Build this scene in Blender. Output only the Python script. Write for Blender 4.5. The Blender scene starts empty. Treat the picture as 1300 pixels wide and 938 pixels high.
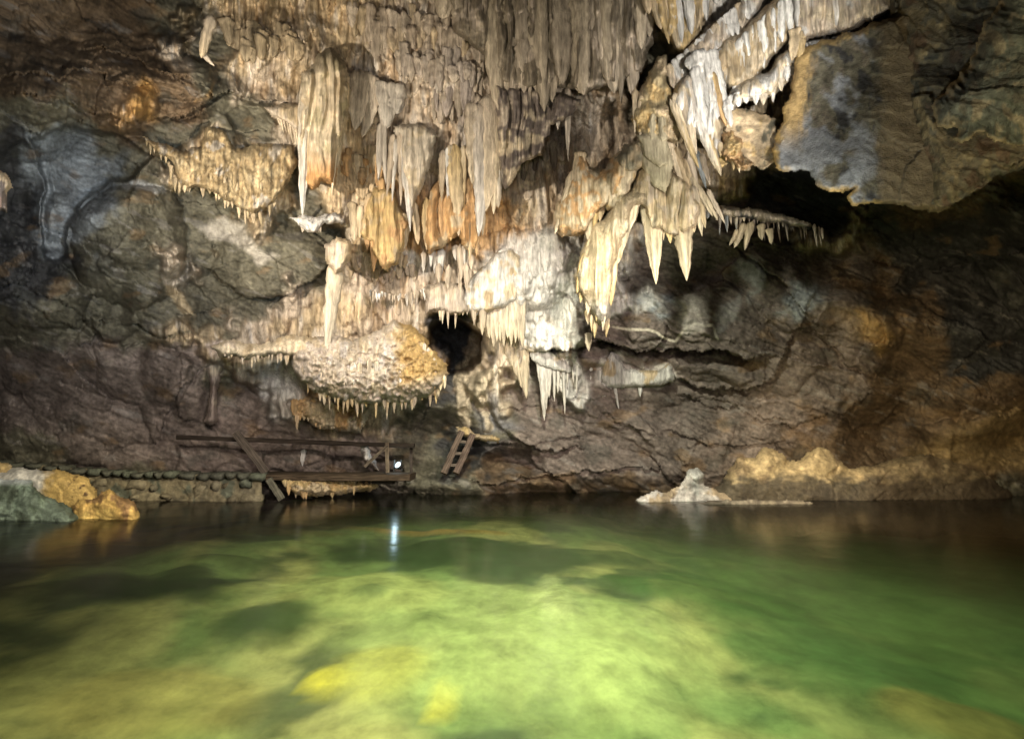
import bpy, math, random
import numpy as np
from mathutils import Vector

random.seed(7)
RNG = np.random.default_rng(11)
scene = bpy.context.scene
COL = scene.collection
rad = math.radians

# ------------------------------------------------------------------ camera
CAM = np.array([0.0, 0.0, 1.55])
TILT = rad(8.0)
F, CX, CY = 578.0, 650.0, 469.0
cd = bpy.data.cameras.new("camera")
cam = bpy.data.objects.new("camera", cd)
COL.objects.link(cam)
cam.location = CAM
cam.rotation_euler = (rad(90) + TILT, 0, 0)
cd.sensor_width = 36
cd.lens = 36 * F / 1300
cd.clip_end = 200
cd.clip_start = 0.05
scene.camera = cam

# ------------------------------------------------------------------ world
w = bpy.data.worlds.new("World")
scene.world = w
w.use_nodes = True
w.node_tree.nodes["Background"].inputs[0].default_value = (0.02, 0.025, 0.03, 1)
w.node_tree.nodes["Background"].inputs[1].default_value = 0.05
scene.view_settings.view_transform = 'Standard'
scene.view_settings.look = 'None'
scene.view_settings.exposure = 0.0
scene.view_settings.gamma = 1.0
scene.cycles.use_denoising = True
scene.cycles.max_bounces = 6
scene.cycles.diffuse_bounces = 3
scene.cycles.transparent_max_bounces = 12


def at(x, y, H):
    """point seen at pixel (x, y) whose horizontal distance from the camera is H"""
    dx, dy = (np.asarray(x, float) - CX) / F, (CY - np.asarray(y, float)) / F
    vx = dx
    vy = math.cos(TILT) - dy * math.sin(TILT)
    vz = math.sin(TILT) + dy * math.cos(TILT)
    k = H / np.sqrt(vx * vx + vy * vy)
    return np.stack([vx * k + CAM[0], vy * k + CAM[1], vz * k + CAM[2]], -1)


def hz(x, depth):
    """horizontal distance of something that stands 'depth' metres ahead, at pixel column x"""
    return depth * np.sqrt(1 + ((np.asarray(x, float) - CX) / (F * 1.01)) ** 2)


def V(x, y, H):
    return Vector(at(x, y, H).tolist())


# ------------------------------------------------------------------ lamps: unseen stand-ins and fills
def spot(name, loc, target, power, color, size, blend=0.6, radius=0.15):
    l = bpy.data.lights.new(name, 'SPOT')
    l.energy = power
    l.color = color
    l.spot_size = rad(size)
    l.spot_blend = blend
    l.shadow_soft_size = radius
    o = bpy.data.objects.new(name, l)
    COL.objects.link(o)
    o.location = loc
    d = Vector(target) - Vector(loc)
    o.rotation_euler = d.to_track_quat('-Z', 'Y').to_euler()
    return o


# unseen spots standing in for torches and floodlights, plus added fills
spot("flood_lamp_left", (-4.6, 3.2, 3.8), V(500, 240, 11), 3500, (1.0, 0.88, 0.70), 86, 0.9, 0.10)
spot("flood_lamp_right", (4.4, 3.6, 2.0), V(770, 215, 9.0), 1900, (1.0, 0.91, 0.78), 58, 0.8, 0.08)
spot("torch_beam_high", (2.4, 1.6, 3.6), V(920, 70, 8), 3600, (1.0, 0.95, 0.86), 36, 0.9, 0.05)
spot("torch_beam_middle", (1.6, 0.6, 2.6), V(690, 350, 11), 120, (1.0, 0.98, 0.97), 30, 1.0, 0.05)
spot("slab_lamp", (0.8, 3.2, 1.2), V(1040, 180, 7), 620, (0.82, 0.9, 1.0), 38, 1.0, 0.1)
spot("low_lamp", (2.0, 0.6, 4.0), V(560, 570, 12), 3300, (1.0, 0.84, 0.76), 74, 1.0, 0.2)
spot("left_cool_lamp", (0.6, 1.0, 2.2), V(105, 250, 11), 2300, (0.74, 0.88, 1.0), 56, 1.0, 0.2)
spot("left_low_lamp", (-1.0, 1.0, 3.2), V(120, 500, 13), 2000, (1.0, 0.88, 0.78), 60, 1.0, 0.2)
spot("boulder_lamp", (-1.8, 3.6, 3.2), V(100, 635, 11), 2600, (1.0, 0.90, 0.60), 34, 0.9, 0.06)
spot("bank_lamp", (3.2, 3.6, 3.2), V(1000, 588, 12.5), 2600, (1.0, 0.84, 0.60), 32, 0.9, 0.08)
spot("ochre_lamp_right", (1.5, 2.0, 1.4), V(1220, 560, 14), 2900, (1.0, 0.80, 0.48), 54, 1.0, 0.3)
spot("ceiling_lamp_right", (3.0, 1.5, 0.8), V(1210, 70, 8), 1000, (1.0, 0.86, 0.58), 40, 1.0, 0.1)
spot("ceiling_fill_left", (-0.5, 2.2, 1.0), V(240, 30, 9), 1500, (1.0, 0.82, 0.55), 62, 1.0, 0.2)  # added warm fill for the upper left ceiling
spot("camera_fill", (0.0, -0.4, 2.6), V(520, 330, 11), 600, (1.0, 0.93, 0.86), 100, 1.0, 0.6)  # soft fill added beside the camera, no visible source
spot("pool_lamp", (0.3, 3.2, 4.8), (0.1, 5.2, -.6), 900, (.92, 1.0, 0.78), 74, 1.0, 0.3)
spot("pool_fill_near", (-1.0, -0.5, 4.2), (-2.8, 5.5, -1.0), 1500, (1.0, 0.92, 0.66), 120, 1.0, 0.3)  # added fill, widens the light over the near water
spot("pool_fill_far", (0.5, 4.0, 6.0), (1.5, 8.5, 0.0), 3600, (0.95, 0.95, 0.75), 130, 1.0, 0.3)  # extra unseen fill to brighten the far water

# ------------------------------------------------------------------ noise
_p = RNG.permutation(256)
PERM = np.concatenate([_p, _p, _p]).astype(np.int32)
_g = RNG.normal(size=(256, 3))
GRAD = (_g / np.linalg.norm(_g, axis=1, keepdims=True)).astype(np.float32)


def perlin(x, y, z=0.0):
    x = np.asarray(x, np.float32)
    y = np.asarray(y, np.float32)
    z = np.broadcast_to(np.asarray(z, np.float32), x.shape)
    xi, yi, zi = np.floor(x), np.floor(y), np.floor(z)
    fx, fy, fz = x - xi, y - yi, z - zi
    xi = xi.astype(np.int32) & 255
    yi = yi.astype(np.int32) & 255
    zi = zi.astype(np.int32) & 255
    u, v, w_ = [f * f * f * (f * (f * 6 - 15) + 10) for f in (fx, fy, fz)]
    out = 0
    for a in (0, 1):
        A = PERM[(xi + a) & 255]
        wa = u if a else 1 - u
        for b in (0, 1):
            B = PERM[(A + yi + b) & 255]
            wb = v if b else 1 - v
            for c in (0, 1):
                g = GRAD[PERM[(B + zi + c) & 255]]
                out = out + wa * wb * (w_ if c else 1 - w_) * (
                    g[..., 0] * (fx - a) + g[..., 1] * (fy - b) + g[..., 2] * (fz - c))
    return out * 1.5


def fbm(x, y, z=0.0, o=4, lac=2.03, gain=0.5):
    s, a, k = 0, 1.0, 1.0
    for i in range(o):
        s = s + a * perlin(x * k + 17.3 * i, y * k + 5.1 * i, np.asarray(z) * k + 3.7 * i)
        a *= gain
        k *= lac
    return s


def ss(a, b, x):
    t = np.clip((x - a) / (b - a), 0, 1)
    return t * t * (3 - 2 * t)


def hash1(i, s=0):
    i = np.asarray(i).astype(np.int64)
    return ((np.sin(i * 127.1 + s * 311.7) * 43758.5453) % 1.0)


# ------------------------------------------------------------------ minerals (base colours; K also paints shade into hollows)
MIN = {
    'C': (.54, .45, .325), 'W': (.56, .54, .51), 'T': (.44, .345, .225), 'O': (.46, .29, .145),
    'P': (.155, .125, .108), 'G': (.115, .105, .075), 'K': (.042, .041, .041), 'B': (.12, .082, .05),  # K doubles as painted darkness in recesses
    'Y': (.48, .35, .17), 'M': (.45, .375, .295), 'S': (.23, .25, .265),
}
KEYS = list(MIN)
FLOWING = set('CWTOYM')
# mineral or painted dark (K) of each 50 x 40 pixel patch of the wall, as an index into KEYS (C W T O P G K B Y M S)
ROWS = [
    [7, 7, 7, 7, 5, 2, 2, 2, 2, 2, 9, 9, 9, 9, 9, 9, 2, 0, 1, 1, 1, 1, 2, 7, 5, 2],
    [7, 7, 7, 7, 9, 5, 2, 9, 2, 9, 9, 9, 9, 9, 9, 9, 5, 0, 0, 1, 1, 7, 7, 7, 5, 2],
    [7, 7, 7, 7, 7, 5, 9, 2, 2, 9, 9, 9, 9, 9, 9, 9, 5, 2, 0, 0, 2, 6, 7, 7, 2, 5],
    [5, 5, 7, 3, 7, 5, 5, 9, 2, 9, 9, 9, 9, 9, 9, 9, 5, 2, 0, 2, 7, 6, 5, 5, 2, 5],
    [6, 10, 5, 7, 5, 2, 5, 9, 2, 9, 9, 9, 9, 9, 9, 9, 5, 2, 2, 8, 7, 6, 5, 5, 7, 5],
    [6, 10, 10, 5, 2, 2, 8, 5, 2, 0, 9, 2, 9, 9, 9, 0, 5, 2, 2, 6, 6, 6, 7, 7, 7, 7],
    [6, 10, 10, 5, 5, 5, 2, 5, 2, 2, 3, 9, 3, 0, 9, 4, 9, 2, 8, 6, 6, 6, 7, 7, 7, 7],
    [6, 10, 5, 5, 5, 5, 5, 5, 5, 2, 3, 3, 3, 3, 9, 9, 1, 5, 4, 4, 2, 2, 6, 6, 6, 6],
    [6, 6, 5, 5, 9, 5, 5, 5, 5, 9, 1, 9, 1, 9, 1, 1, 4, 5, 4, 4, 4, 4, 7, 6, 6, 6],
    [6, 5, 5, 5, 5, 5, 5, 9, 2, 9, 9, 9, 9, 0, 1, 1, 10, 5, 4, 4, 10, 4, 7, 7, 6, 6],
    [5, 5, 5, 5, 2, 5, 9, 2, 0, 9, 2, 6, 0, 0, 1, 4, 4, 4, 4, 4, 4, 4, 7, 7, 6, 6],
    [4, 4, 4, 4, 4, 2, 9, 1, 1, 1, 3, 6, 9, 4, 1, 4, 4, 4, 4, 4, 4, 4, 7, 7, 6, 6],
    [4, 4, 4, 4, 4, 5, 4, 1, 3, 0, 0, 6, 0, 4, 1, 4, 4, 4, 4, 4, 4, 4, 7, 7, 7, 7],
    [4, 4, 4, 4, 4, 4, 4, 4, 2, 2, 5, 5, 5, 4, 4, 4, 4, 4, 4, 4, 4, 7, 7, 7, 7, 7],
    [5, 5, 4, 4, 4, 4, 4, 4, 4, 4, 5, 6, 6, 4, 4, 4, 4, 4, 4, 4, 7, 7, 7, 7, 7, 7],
    [5, 5, 5, 5, 4, 4, 4, 4, 4, 4, 5, 5, 7, 7, 7, 7, 7, 7, 7, 7, 7, 7, 7, 7, 7, 5],
]
assert all(len(r) == 26 for r in ROWS)
WMAPS = np.zeros((len(KEYS), 16, 26), np.float32)
for r_, row in enumerate(ROWS):
    for c_, ch in enumerate(row):
        WMAPS[ch, r_, c_] = 1


def minerals(u, v):
    """albedo and 'flowing' weight of the cave rock from the hand-made mineral and shade map, warped by noise"""
    wu = u + 34 * fbm(u / 70, v / 70, 3.1, 4) + 9 * perlin(u / 12, v / 12, 8.3)
    wv = v + 30 * fbm(u / 70, v / 70, 9.7, 4) + 9 * perlin(u / 12, v / 12, 2.2)
    gx = np.clip((wu - 25) / 50, 0, 24.999)
    gy = np.clip((wv - 20) / 40, 0, 14.999)
    ix, iy = gx.astype(int), gy.astype(int)
    fx, fy = gx - ix, gy - iy
    col = np.zeros(u.shape + (3,), np.float32)
    flow = np.zeros(u.shape, np.float32)
    tot = np.zeros(u.shape, np.float32)
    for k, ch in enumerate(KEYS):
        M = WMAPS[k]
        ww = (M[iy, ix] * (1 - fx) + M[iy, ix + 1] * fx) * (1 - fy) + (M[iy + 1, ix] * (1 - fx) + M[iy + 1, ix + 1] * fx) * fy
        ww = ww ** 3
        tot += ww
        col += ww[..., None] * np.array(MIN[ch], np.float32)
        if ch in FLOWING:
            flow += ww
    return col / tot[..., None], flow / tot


def veins(u, v, col, flow):
    """streaks, stains and specks in the stone itself"""
    wu = u + 5 * fbm(u / 30, v / 60, 90.0, 3)
    st = fbm(wu / 3.0, v / 60.0, 1.7, 3)
    st2 = fbm(wu / 11.0, v / 120.0, 4.4, 3)
    bl = fbm(u / 26.0, v / 22.0, 6.6, 4)
    f = flow[..., None]
    cf = col * (1 + 0.48 * st + 0.40 * st2 + .12 * bl)[..., None]
    white = np.array([.70, .66, .62])
    orange = np.array([.50, .31, .14])
    brown = np.array([.20, .145, .10])
    a = (ss(.2, .6, fbm(wu / 12, v / 50, 7.7, 4)) * .45)[..., None]
    cf = cf * (1 - a) + white * a
    a = (ss(.30, .6, fbm(wu / 18, v / 60, 12.2, 3)) * .35)[..., None]
    cf = cf * (1 - a) + orange * a
    a = (ss(.30, .5, fbm(wu / 9, v / 36, 15.8, 4)) * .6)[..., None]
    cf = cf * (1 - a) + brown * a
    ru, rv = u * .93 + v * .36, -u * .36 + v * .93
    bed = fbm(ru / 60, rv / 5.0, 23.0, 4)
    cr = col * (1 + 0.45 * bl + 0.30 * bed + .35 * fbm(u / 4, v / 3.5, 21.0, 3))[..., None]
    a = (ss(.42, .62, fbm(ru / 40, rv / 14, 25.8, 5)) * .30)[..., None]
    cr = cr * (1 - a) + np.array([.30, .28, .26]) * a
    a = (ss(.35, .7, fbm(u / 50, v / 30, 29.8, 4)) * .45)[..., None]
    cr = cr * (1 - a) + np.array([.22, .14, .07]) * a
    a = (ss(.35, .7, fbm(u / 45, v / 40, 33.8, 4)) * .45)[..., None]
    cr = cr * (1 - a) + np.array([.07, .07, .06]) * a
    return np.clip(cf * f + cr * (1 - f), .012, .84)


# ------------------------------------------------------------------ relief
def drips(u, v, W, Hh, seed, hem=2.2):
    """overlapping tongues of flowstone: each swells downwards and ends in a rounded or pointed hem"""
    best = 0
    u = u + 0.28 * W * fbm(u / (3 * W), v / (6 * W), seed * 1.9, 3)
    for off in (0.0, 0.5):
        q = u / W + off + seed * 7.7
        i = np.floor(q)
        d = (q - i - .5) * 2
        h = hash1(i, seed + off)
        h2 = hash1(i, seed + off + 5)
        HH = Hh * (0.6 + 0.8 * h2)
        t = (v + hem * W * d * d * .5 + h * 977) / HH
        s = t - np.floor(t)
        body = np.sqrt(np.clip(1 - d * d * .95, 0, 1))
        best = np.maximum(best, body * (0.25 + 0.75 * s) * ss(1.0, .94, s))
    return best


def flutes(u, v):
    a = u + 7 * fbm(u / 60, v / 90, 2.2, 3)
    f1 = 1 - np.abs(perlin(a / 3.4, v / 80, 5.5)) * 2
    f2 = 1 - np.abs(perlin(a / 7.5, v / 120, 7.5)) * 2
    f3 = 1 - np.abs(perlin(a / 17, v / 170, 9.5)) * 2
    return 0.022 * f1 + 0.050 * f2 + .075 * f3


def terrace(h, k):
    t = h * k
    i = np.floor(t)
    f = t - i
    return (i + ss(0.78, 1.0, f)) / k


def facets(u, v, size, asp, seed):
    """broken planar faces: every cell is a small tilted plane, so their borders are sharp edges"""
    x, y = u / size, v / (size * asp)
    bx, by = np.floor(x), np.floor(y)
    best = np.full(x.shape, 1e9, np.float32)
    out = np.zeros(x.shape, np.float32)
    second = np.full(x.shape, 1e9, np.float32)
    for i in (-1, 0, 1):
        for j in (-1, 0, 1):
            k = (bx + i) * 57.0 + (by + j) * 131.0
            cx_ = bx + i + .1 + .8 * hash1(k, seed)
            cy_ = by + j + .1 + .8 * hash1(k, seed + 1)
            dx, dy = x - cx_, y - cy_
            d = dx * dx + dy * dy
            hgt = (hash1(k, seed + 2) - .5) + dx * (hash1(k, seed + 3) - .5) * 1.7 + dy * (hash1(k, seed + 4) - .5) * 1.7
            m_ = d < best
            second = np.where(m_, best, np.minimum(second, d))
            out = np.where(m_, hgt, out)
            best = np.where(m_, d, best)
    return out


def rock_relief(u, v, sx=1.0):
    u = u * sx
    v = v * sx
    wu = u + 16 * fbm(u / 90, v / 90, 1.1, 3) + 2.5 * fbm(u / 14, v / 14, 4.1, 3)
    wv = v + 16 * fbm(u / 90, v / 90, 6.1, 3) + 2.5 * fbm(u / 14, v / 14, 7.1, 3)
    big = fbm(wu / 170, wv / 110, 0.5, 3)
    ru, rv = wu * .93 + wv * .36, -wu * .36 + wv * .93
    f1 = facets(ru, rv, 120, .55, 3)
    f2 = facets(ru, rv, 46, .6, 13)
    bed = terrace(.8 * fbm(ru / 260, rv / 48, 3.3, 3), 3.5)
    crease = np.abs(fbm(ru / 130, rv / 70, 8.8, 2))
    grain = fbm(ru / 60, rv / 5.0, 23.0, 4)
    n = fbm(u / 6, v / 5, 2.9, 4)
    msk = ss(-.1, .3, fbm(u / 120, v / 120, 19.0, 2))
    crack = ss(.016, 0, np.abs(fbm((wu + .5 * wv) / 120, (wv - .2 * wu) / 70, 14.4, 4))) * msk
    return .46 * big + .44 * f1 + .09 * f2 * msk + .26 * bed - .12 * crease + .014 * grain + .009 * n - .12 * crack


def seg_dist(px, py, pts):
    """distance to a polyline and signed side (positive above the line, i.e. smaller v)"""
    best = np.full(px.shape, 1e9, np.float32)
    side = np.zeros(px.shape, np.float32)
    for (x0, y0), (x1, y1) in zip(pts[:-1], pts[1:]):
        vx, vy = x1 - x0, y1 - y0
        t = np.clip(((px - x0) * vx + (py - y0) * vy) / (vx * vx + vy * vy), 0, 1)
        d = np.hypot(px - x0 - t * vx, py - y0 - t * vy)
        s = (y0 + t * vy) - py
        m = d < best
        best = np.where(m, d, best)
        side = np.where(m, s, side)
    return best, side


def poly_sdf(px, py, poly):
    poly = list(poly)
    d, _ = seg_dist(px, py, poly + [poly[0]])
    inside = np.zeros(px.shape, bool)
    n = len(poly)
    for i in range(n):
        x0, y0 = poly[i]
        x1, y1 = poly[(i + 1) % n]
        if y0 == y1:
            continue
        c = ((y0 > py) != (y1 > py)) & (px < (x1 - x0) * (py - y0) / (y1 - y0) + x0)
        inside ^= c
    return np.where(inside, d, -d)


# things authored on the wall: (polyline, amount, reach above)  -- an overhanging lip of rock
LEDGES = [
    ([(722, 372), (735, 395), (748, 418), (765, 436)], .25, 30),  # lip shaped to put a shadow strip beside the pendant
    ([(270, 600), (330, 596), (420, 600)], .12, 14),
    ([(1000, 540), (1060, 528), (1110, 500)], .3, 40),
    ([(860, 545), (900, 562), (950, 566), (1000, 560)], .16, 26),
    ([(640, 520), (700, 512), (760, 505), (800, 512)], .10, 20),
    ([(700, 445), (740, 437), (765, 432), (800, 440), (840, 447), (872, 447), (900, 440), (925, 441), (945, 455)], .75, 55),
    ([(855, 478), (880, 488), (912, 494), (946, 499), (968, 489), (985, 470), (1010, 420)], .38, 50),
    ([(868, 503), (890, 507), (905, 514), (930, 519), (950, 528), (985, 532)], .15, 25),
    ([(930, 305), (955, 325), (985, 352), (1005, 378), (1030, 410), (1055, 440), (1078, 462), (1108, 476)], .42, 45),
    ([(735, 522), (752, 528), (775, 527), (800, 538), (818, 556), (818, 575)], .13, 22),
    ([(770, 540), (795, 540), (830, 550)], .10, 16),
    ([(600, 552), (625, 560), (650, 561), (680, 567), (715, 570)], .45, 40),
    ([(600, 612), (640, 610), (700, 602), (770, 600), (830, 592)], .22, 14),
    ([(0, 98), (45, 92), (75, 103), (95, 88), (130, 96), (160, 110), (185, 106)], .30, 40),
    ([(38, 118), (80, 130), (125, 147), (150, 150), (200, 152), (240, 148)], .40, 40),
    ([(40, 156), (70, 154), (90, 150), (120, 158)], .22, 30),
    ([(0, 318), (30, 305), (58, 318), (80, 334), (98, 330), (110, 300), (125, 262), (150, 240), (190, 236)], .0, 10),
    ([(20, 380), (38, 385), (60, 402), (95, 418), (100, 405)], .25, 34),
    ([(105, 440), (118, 438), (128, 405)], .3, 30),
    ([(175, 412), (195, 424), (222, 424), (246, 421), (246, 400)], .42, 40),
    ([(130, 60), (170, 75), (200, 90), (240, 96), (275, 122)], .35, 40),
    ([(225, 150), (258, 128), (275, 122), (300, 118), (330, 128), (380, 132)], .38, 26),
    ([(300, 262), (350, 268), (375, 280), (395, 292), (412, 296), (432, 290)], .22, 30),
    ([(270, 340), (300, 372), (335, 380), (365, 376), (405, 350), (425, 320)], .45, 70),
    ([(205, 560), (215, 520), (232, 490), (255, 470)], .3, 40),
    ([(905, 130), (960, 142), (985, 150)], .2, 20),
    ([(1120, 330), (1180, 345), (1240, 330)], .3, 60),
    ([(1060, 520), (1110, 560), (1140, 600)], .3, 60),
]
# mounds and hollows: (cx, cy, rx, ry, rotation deg, amount)
MOUNDS = [
    (165, 300, 62, 72, -20, .5), (20, 260, 50, 90, 0, -1.0), (110, 215, 60, 60, 20, -.4),
    (60, 330, 60, 40, 30, -.5), (60, 400, 110, 60, 28, .7), (235, 470, 60, 70, 0, 1.0), (130, 500, 150, 60, 10, .6), (100, 560, 160, 60, 4, .8),
    (205, 390, 55, 50, 0, .6), (345, 330, 85, 60, 25, .45), (90, 110, 140, 60, 12, .9), (240, 110, 70, 40, 10, .5),
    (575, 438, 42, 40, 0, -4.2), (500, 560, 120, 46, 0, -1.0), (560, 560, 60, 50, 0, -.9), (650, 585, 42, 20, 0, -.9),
    (740, 600, 150, 26, 0, .5), (620, 615, 110, 16, 0, .45),
    (690, 330, 60, 70, 0, .5), (660, 370, 50, 50, 0, .4), (740, 230, 40, 40, 0, -.7),
    (830, 395, 120, 60, 0, .35), (1060, 400, 80, 70, 30, .5), (1100, 440, 40, 40, 0, .5), (1150, 315, 210, 90, 12, -1.5), (1220, 350, 140, 80, 0, -.8),
    (1120, 560, 60, 60, 0, -.9), (1230, 520, 120, 60, -20, .9), (1250, 600, 90, 40, 0, .6),
    (980, 250, 110, 60, 10, -1.3), (760, 165, 70, 60, 0, -1.0), (690, 160, 60, 30, 0, -.8), (835, 110, 30, 70, 0, -1.0),
    (560, 230, 130, 110, 0, .5), (420, 140, 40, 70, 0, .2), (560, 100, 120, 80, 0, .3), (330, 60, 120, 50, 0, .4),
    (480, 400, 110, 40, 0, .3), (450, 470, 120, 34, 0, .45), (350, 500, 60, 36, 0, -.35), (330, 570, 100, 30, 0, -.2),
    (290, 520, 40, 40, 0, -.5), (880, 560, 110, 50, 0, .35), (1000, 500, 110, 60, -15, .2), (800, 500, 70, 30, 0, .25),
]
# raised plates of rock with sharp broken edges: (outline, amount, rounding px)
PLATES = [
    ([(578, 478), (590, 452), (598, 420), (606, 402), (613, 408), (610, 436), (620, 452), (624, 478), (616, 496), (620, 520), (626, 545), (616, 548), (606, 520), (600, 500), (595, 530), (592, 552), (580, 550), (577, 520), (580, 500)], .16, 6),
    ([(92, 335), (90, 292), (100, 266), (130, 242), (165, 232), (205, 236), (232, 262), (238, 320), (222, 372), (180, 392), (125, 382), (100, 356)], .75, 26),
    ([(38, 172), (90, 160), (150, 168), (200, 200), (172, 226), (128, 238), (98, 262), (86, 300), (88, 330), (62, 330), (52, 300), (55, 240)], -.75, 7),
    ([(-20, 315), (30, 305), (58, 316), (90, 350), (120, 372), (100, 420), (20, 415), (-20, 400)], .5, 22),
    ([(122, 440), (180, 438), (232, 448), (248, 462), (236, 500), (212, 540), (200, 560), (170, 520), (120, 500)], .35, 20),
    ([(285, 300), (330, 290), (400, 305), (430, 315), (424, 345), (390, 372), (330, 382), (295, 368), (270, 340)], .25, 24),
    ([(420, 562), (480, 570), (500, 600), (420, 600)], -.3, 8),
    ([(380, 560), (420, 566), (412, 590), (396, 604), (330, 604), (330, 575)], .3, 16),
    ([(720, 380), (800, 368), (860, 350), (930, 360), (1000, 400), (1050, 460), (1010, 500), (940, 498), (880, 470), (860, 445), (780, 438), (735, 425)], .22, 20),
    ([(128, 100), (160, 92), (185, 96), (196, 108), (198, 148), (170, 150), (150, 155), (120, 150), (125, 120)], .30, 14),
    ([(200, 60), (260, 78), (270, 110), (268, 122), (230, 130), (195, 128)], .25, 12),
    ([(285, 150), (300, 132), (330, 138), (352, 160), (350, 178), (320, 184), (300, 178)], -.22, 12),
    ([(600, 300), (640, 292), (715, 285), (722, 300), (730, 330), (720, 365), (700, 395), (660, 400), (640, 380), (605, 350), (590, 330)], .22, 26),
    ([(700, 425), (725, 418), (752, 425), (775, 440), (770, 462), (745, 470), (715, 455)], .32, 18),
    ([(840, 455), (870, 452), (940, 462), (962, 478), (940, 492), (900, 486), (862, 474)], .2, 12),
    ([(775, 400), (870, 396), (905, 425), (880, 436), (800, 430), (765, 420)], .12, 10),
    ([(0, 440), (100, 430), (180, 450), (230, 450), (245, 465), (215, 500), (190, 560), (100, 580), (0, 575)], .25, 30),
    ([(115, 400), (175, 395), (178, 425), (140, 438), (118, 425)], .2, 12),
    ([(560, 275), (600, 262), (612, 300), (600, 330), (570, 345), (545, 330)], .12, 10),
    ([(222, 565), (330, 560), (415, 565), (418, 580), (380, 597), (225, 598)], .25, 14),
    ([(1100, 400), (1125, 395), (1150, 420), (1140, 445), (1105, 448)], .25, 14),
    ([(1160, 540), (1230, 530), (1300, 520), (1360, 560), (1360, 620), (1200, 600)], .5, 30),
]


# crusts and veins of other minerals, and the hole's painted shade: (outline or line, colour, strength, softness px, line half width or None)
PATCHES = [
    ([(1150, 575), (1200, 552), (1260, 528), (1320, 505), (1320, 600), (1230, 592), (1180, 600)], (.25, .175, .08), .8, 14, None),
    ([(1040, 395), (1090, 385), (1120, 410), (1090, 430)], (.22, .155, .08), .6, 12, None),
    ([(540, 402), (575, 400), (612, 425), (600, 455), (575, 470), (545, 432)], (.05, .055, .065), .95, 4, None),  # shade of the hole painted into the wall colour
    ([(640, 300), (690, 290), (722, 292), (738, 305), (738, 325), (728, 350), (722, 372), (700, 400), (668, 412), (640, 400), (620, 380), (625, 345)], (.53, .51, .49), .9, 8, None),
    ([(328, 470), (345, 460), (378, 472), (392, 492), (375, 514), (350, 514), (332, 500)], (.70, .67, .64), .9, 6, None),
    ([(345, 505), (372, 505), (368, 530), (350, 528)], (.42, .36, .32), .7, 6, None),
    ([(778, 415), (800, 418), (820, 419), (834, 421), (845, 429), (858, 434), (868, 420), (880, 412), (905, 413), (912, 430)], (.60, .54, .44), .9, 2, 2.2),
    ([(862, 372), (898, 364), (902, 380), (890, 420), (868, 424), (872, 392)], (.36, .33, .30), .75, 4, None),
    ([(828, 400), (840, 382), (860, 388), (850, 402)], (.32, .29, .27), .7, 4, None),
    ([(928, 335), (955, 330), (975, 345), (968, 368), (952, 388), (960, 365), (945, 350)], (.30, .31, .30), .7, 5, None),
    ([(900, 400), (925, 385), (945, 372), (935, 400), (915, 430)], (.28, .27, .26), .7, 5, None),
    ([(660, 415), (690, 400), (706, 420), (700, 440), (680, 445), (662, 435)], (.72, .70, .68), .9, 5, None),
    ([(150, 236), (175, 228), (205, 236), (210, 246), (185, 244), (160, 243)], (.40, .40, .39), .85, 4, None),
    ([(205, 345), (228, 335), (234, 360), (222, 372), (208, 362)], (.50, .44, .36), .8, 3, None),
    ([(208, 362), (230, 372), (248, 398), (252, 405), (236, 402), (216, 380)], (.44, .35, .22), .75, 3, None),
    ([(255, 290), (285, 275), (310, 285), (330, 320), (352, 332), (330, 334), (300, 305), (265, 302)], (.48, .44, .38), .7, 5, None),
    ([(262, 436), (285, 434), (282, 470), (268, 475)], (.55, .48, .44), .8, 5, None),
    ([(590, 355), (610, 340), (640, 320), (652, 345), (630, 400), (600, 405), (585, 385)], (.60, .52, .40), .8, 5, None),
    ([(755, 488), (765, 455), (790, 448), (800, 468), (850, 462), (858, 484), (820, 492)], (.66, .62, .56), .8, 5, None),
    ([(640, 450), (665, 440), (672, 500), (660, 490), (650, 470)], (.55, .50, .42), .7, 4, None),
    ([(598, 500), (620, 490), (640, 520), (660, 545), (610, 550)], (.17, .17, .19), .7, 8, None),
    ([(1085, 395), (1115, 405), (1135, 430), (1120, 448), (1100, 432)], (.36, .23, .09), .7, 8, None),
    ([(200, 150), (198, 108), (182, 96), (170, 120), (160, 150)], (.36, .20, .06), .8, 8, None),
    ([(262, 120), (272, 105), (268, 125), (250, 128)], (.30, .19, .08), .7, 3, None),
    ([(578, 478), (590, 452), (598, 420), (606, 402), (613, 408), (610, 436), (620, 452), (624, 478), (616, 496), (620, 520), (626, 545), (616, 548), (606, 520), (600, 500), (595, 530), (592, 552), (580, 550), (577, 520), (580, 500)], (.50, .42, .31), .9, 3, None),
]


def crusts(u, v, col):  # lays the mineral crusts and the painted dark of the hole
    wu = u + 7 * fbm(u / 26, v / 26, 81.0, 4)
    wv = v + 7 * fbm(u / 26, v / 26, 83.0, 4)
    for pts, c, k, soft, hw_ in PATCHES:
        xs_, ys_ = [p[0] for p in pts], [p[1] for p in pts]
        m_ = (u > min(xs_) - 30) & (u < max(xs_) + 30) & (v > min(ys_) - 30) & (v < max(ys_) + 30)
        if hw_ is None:
            d = poly_sdf(wu[m_], wv[m_], pts)
            a = ss(-soft, soft, d)
        else:
            d, _ = seg_dist(u[m_] + .25 * (wu[m_] - u[m_]), v[m_] + .25 * (wv[m_] - v[m_]), pts)
            a = ss(hw_, hw_ * .4, d)
        a = (a * k)[:, None]
        n_ = (1 + .3 * fbm(u[m_] / 6, v[m_] / 12, 85.0, 4))[:, None]
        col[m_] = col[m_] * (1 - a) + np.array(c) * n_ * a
    return np.clip(col, .012, .84)


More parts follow.
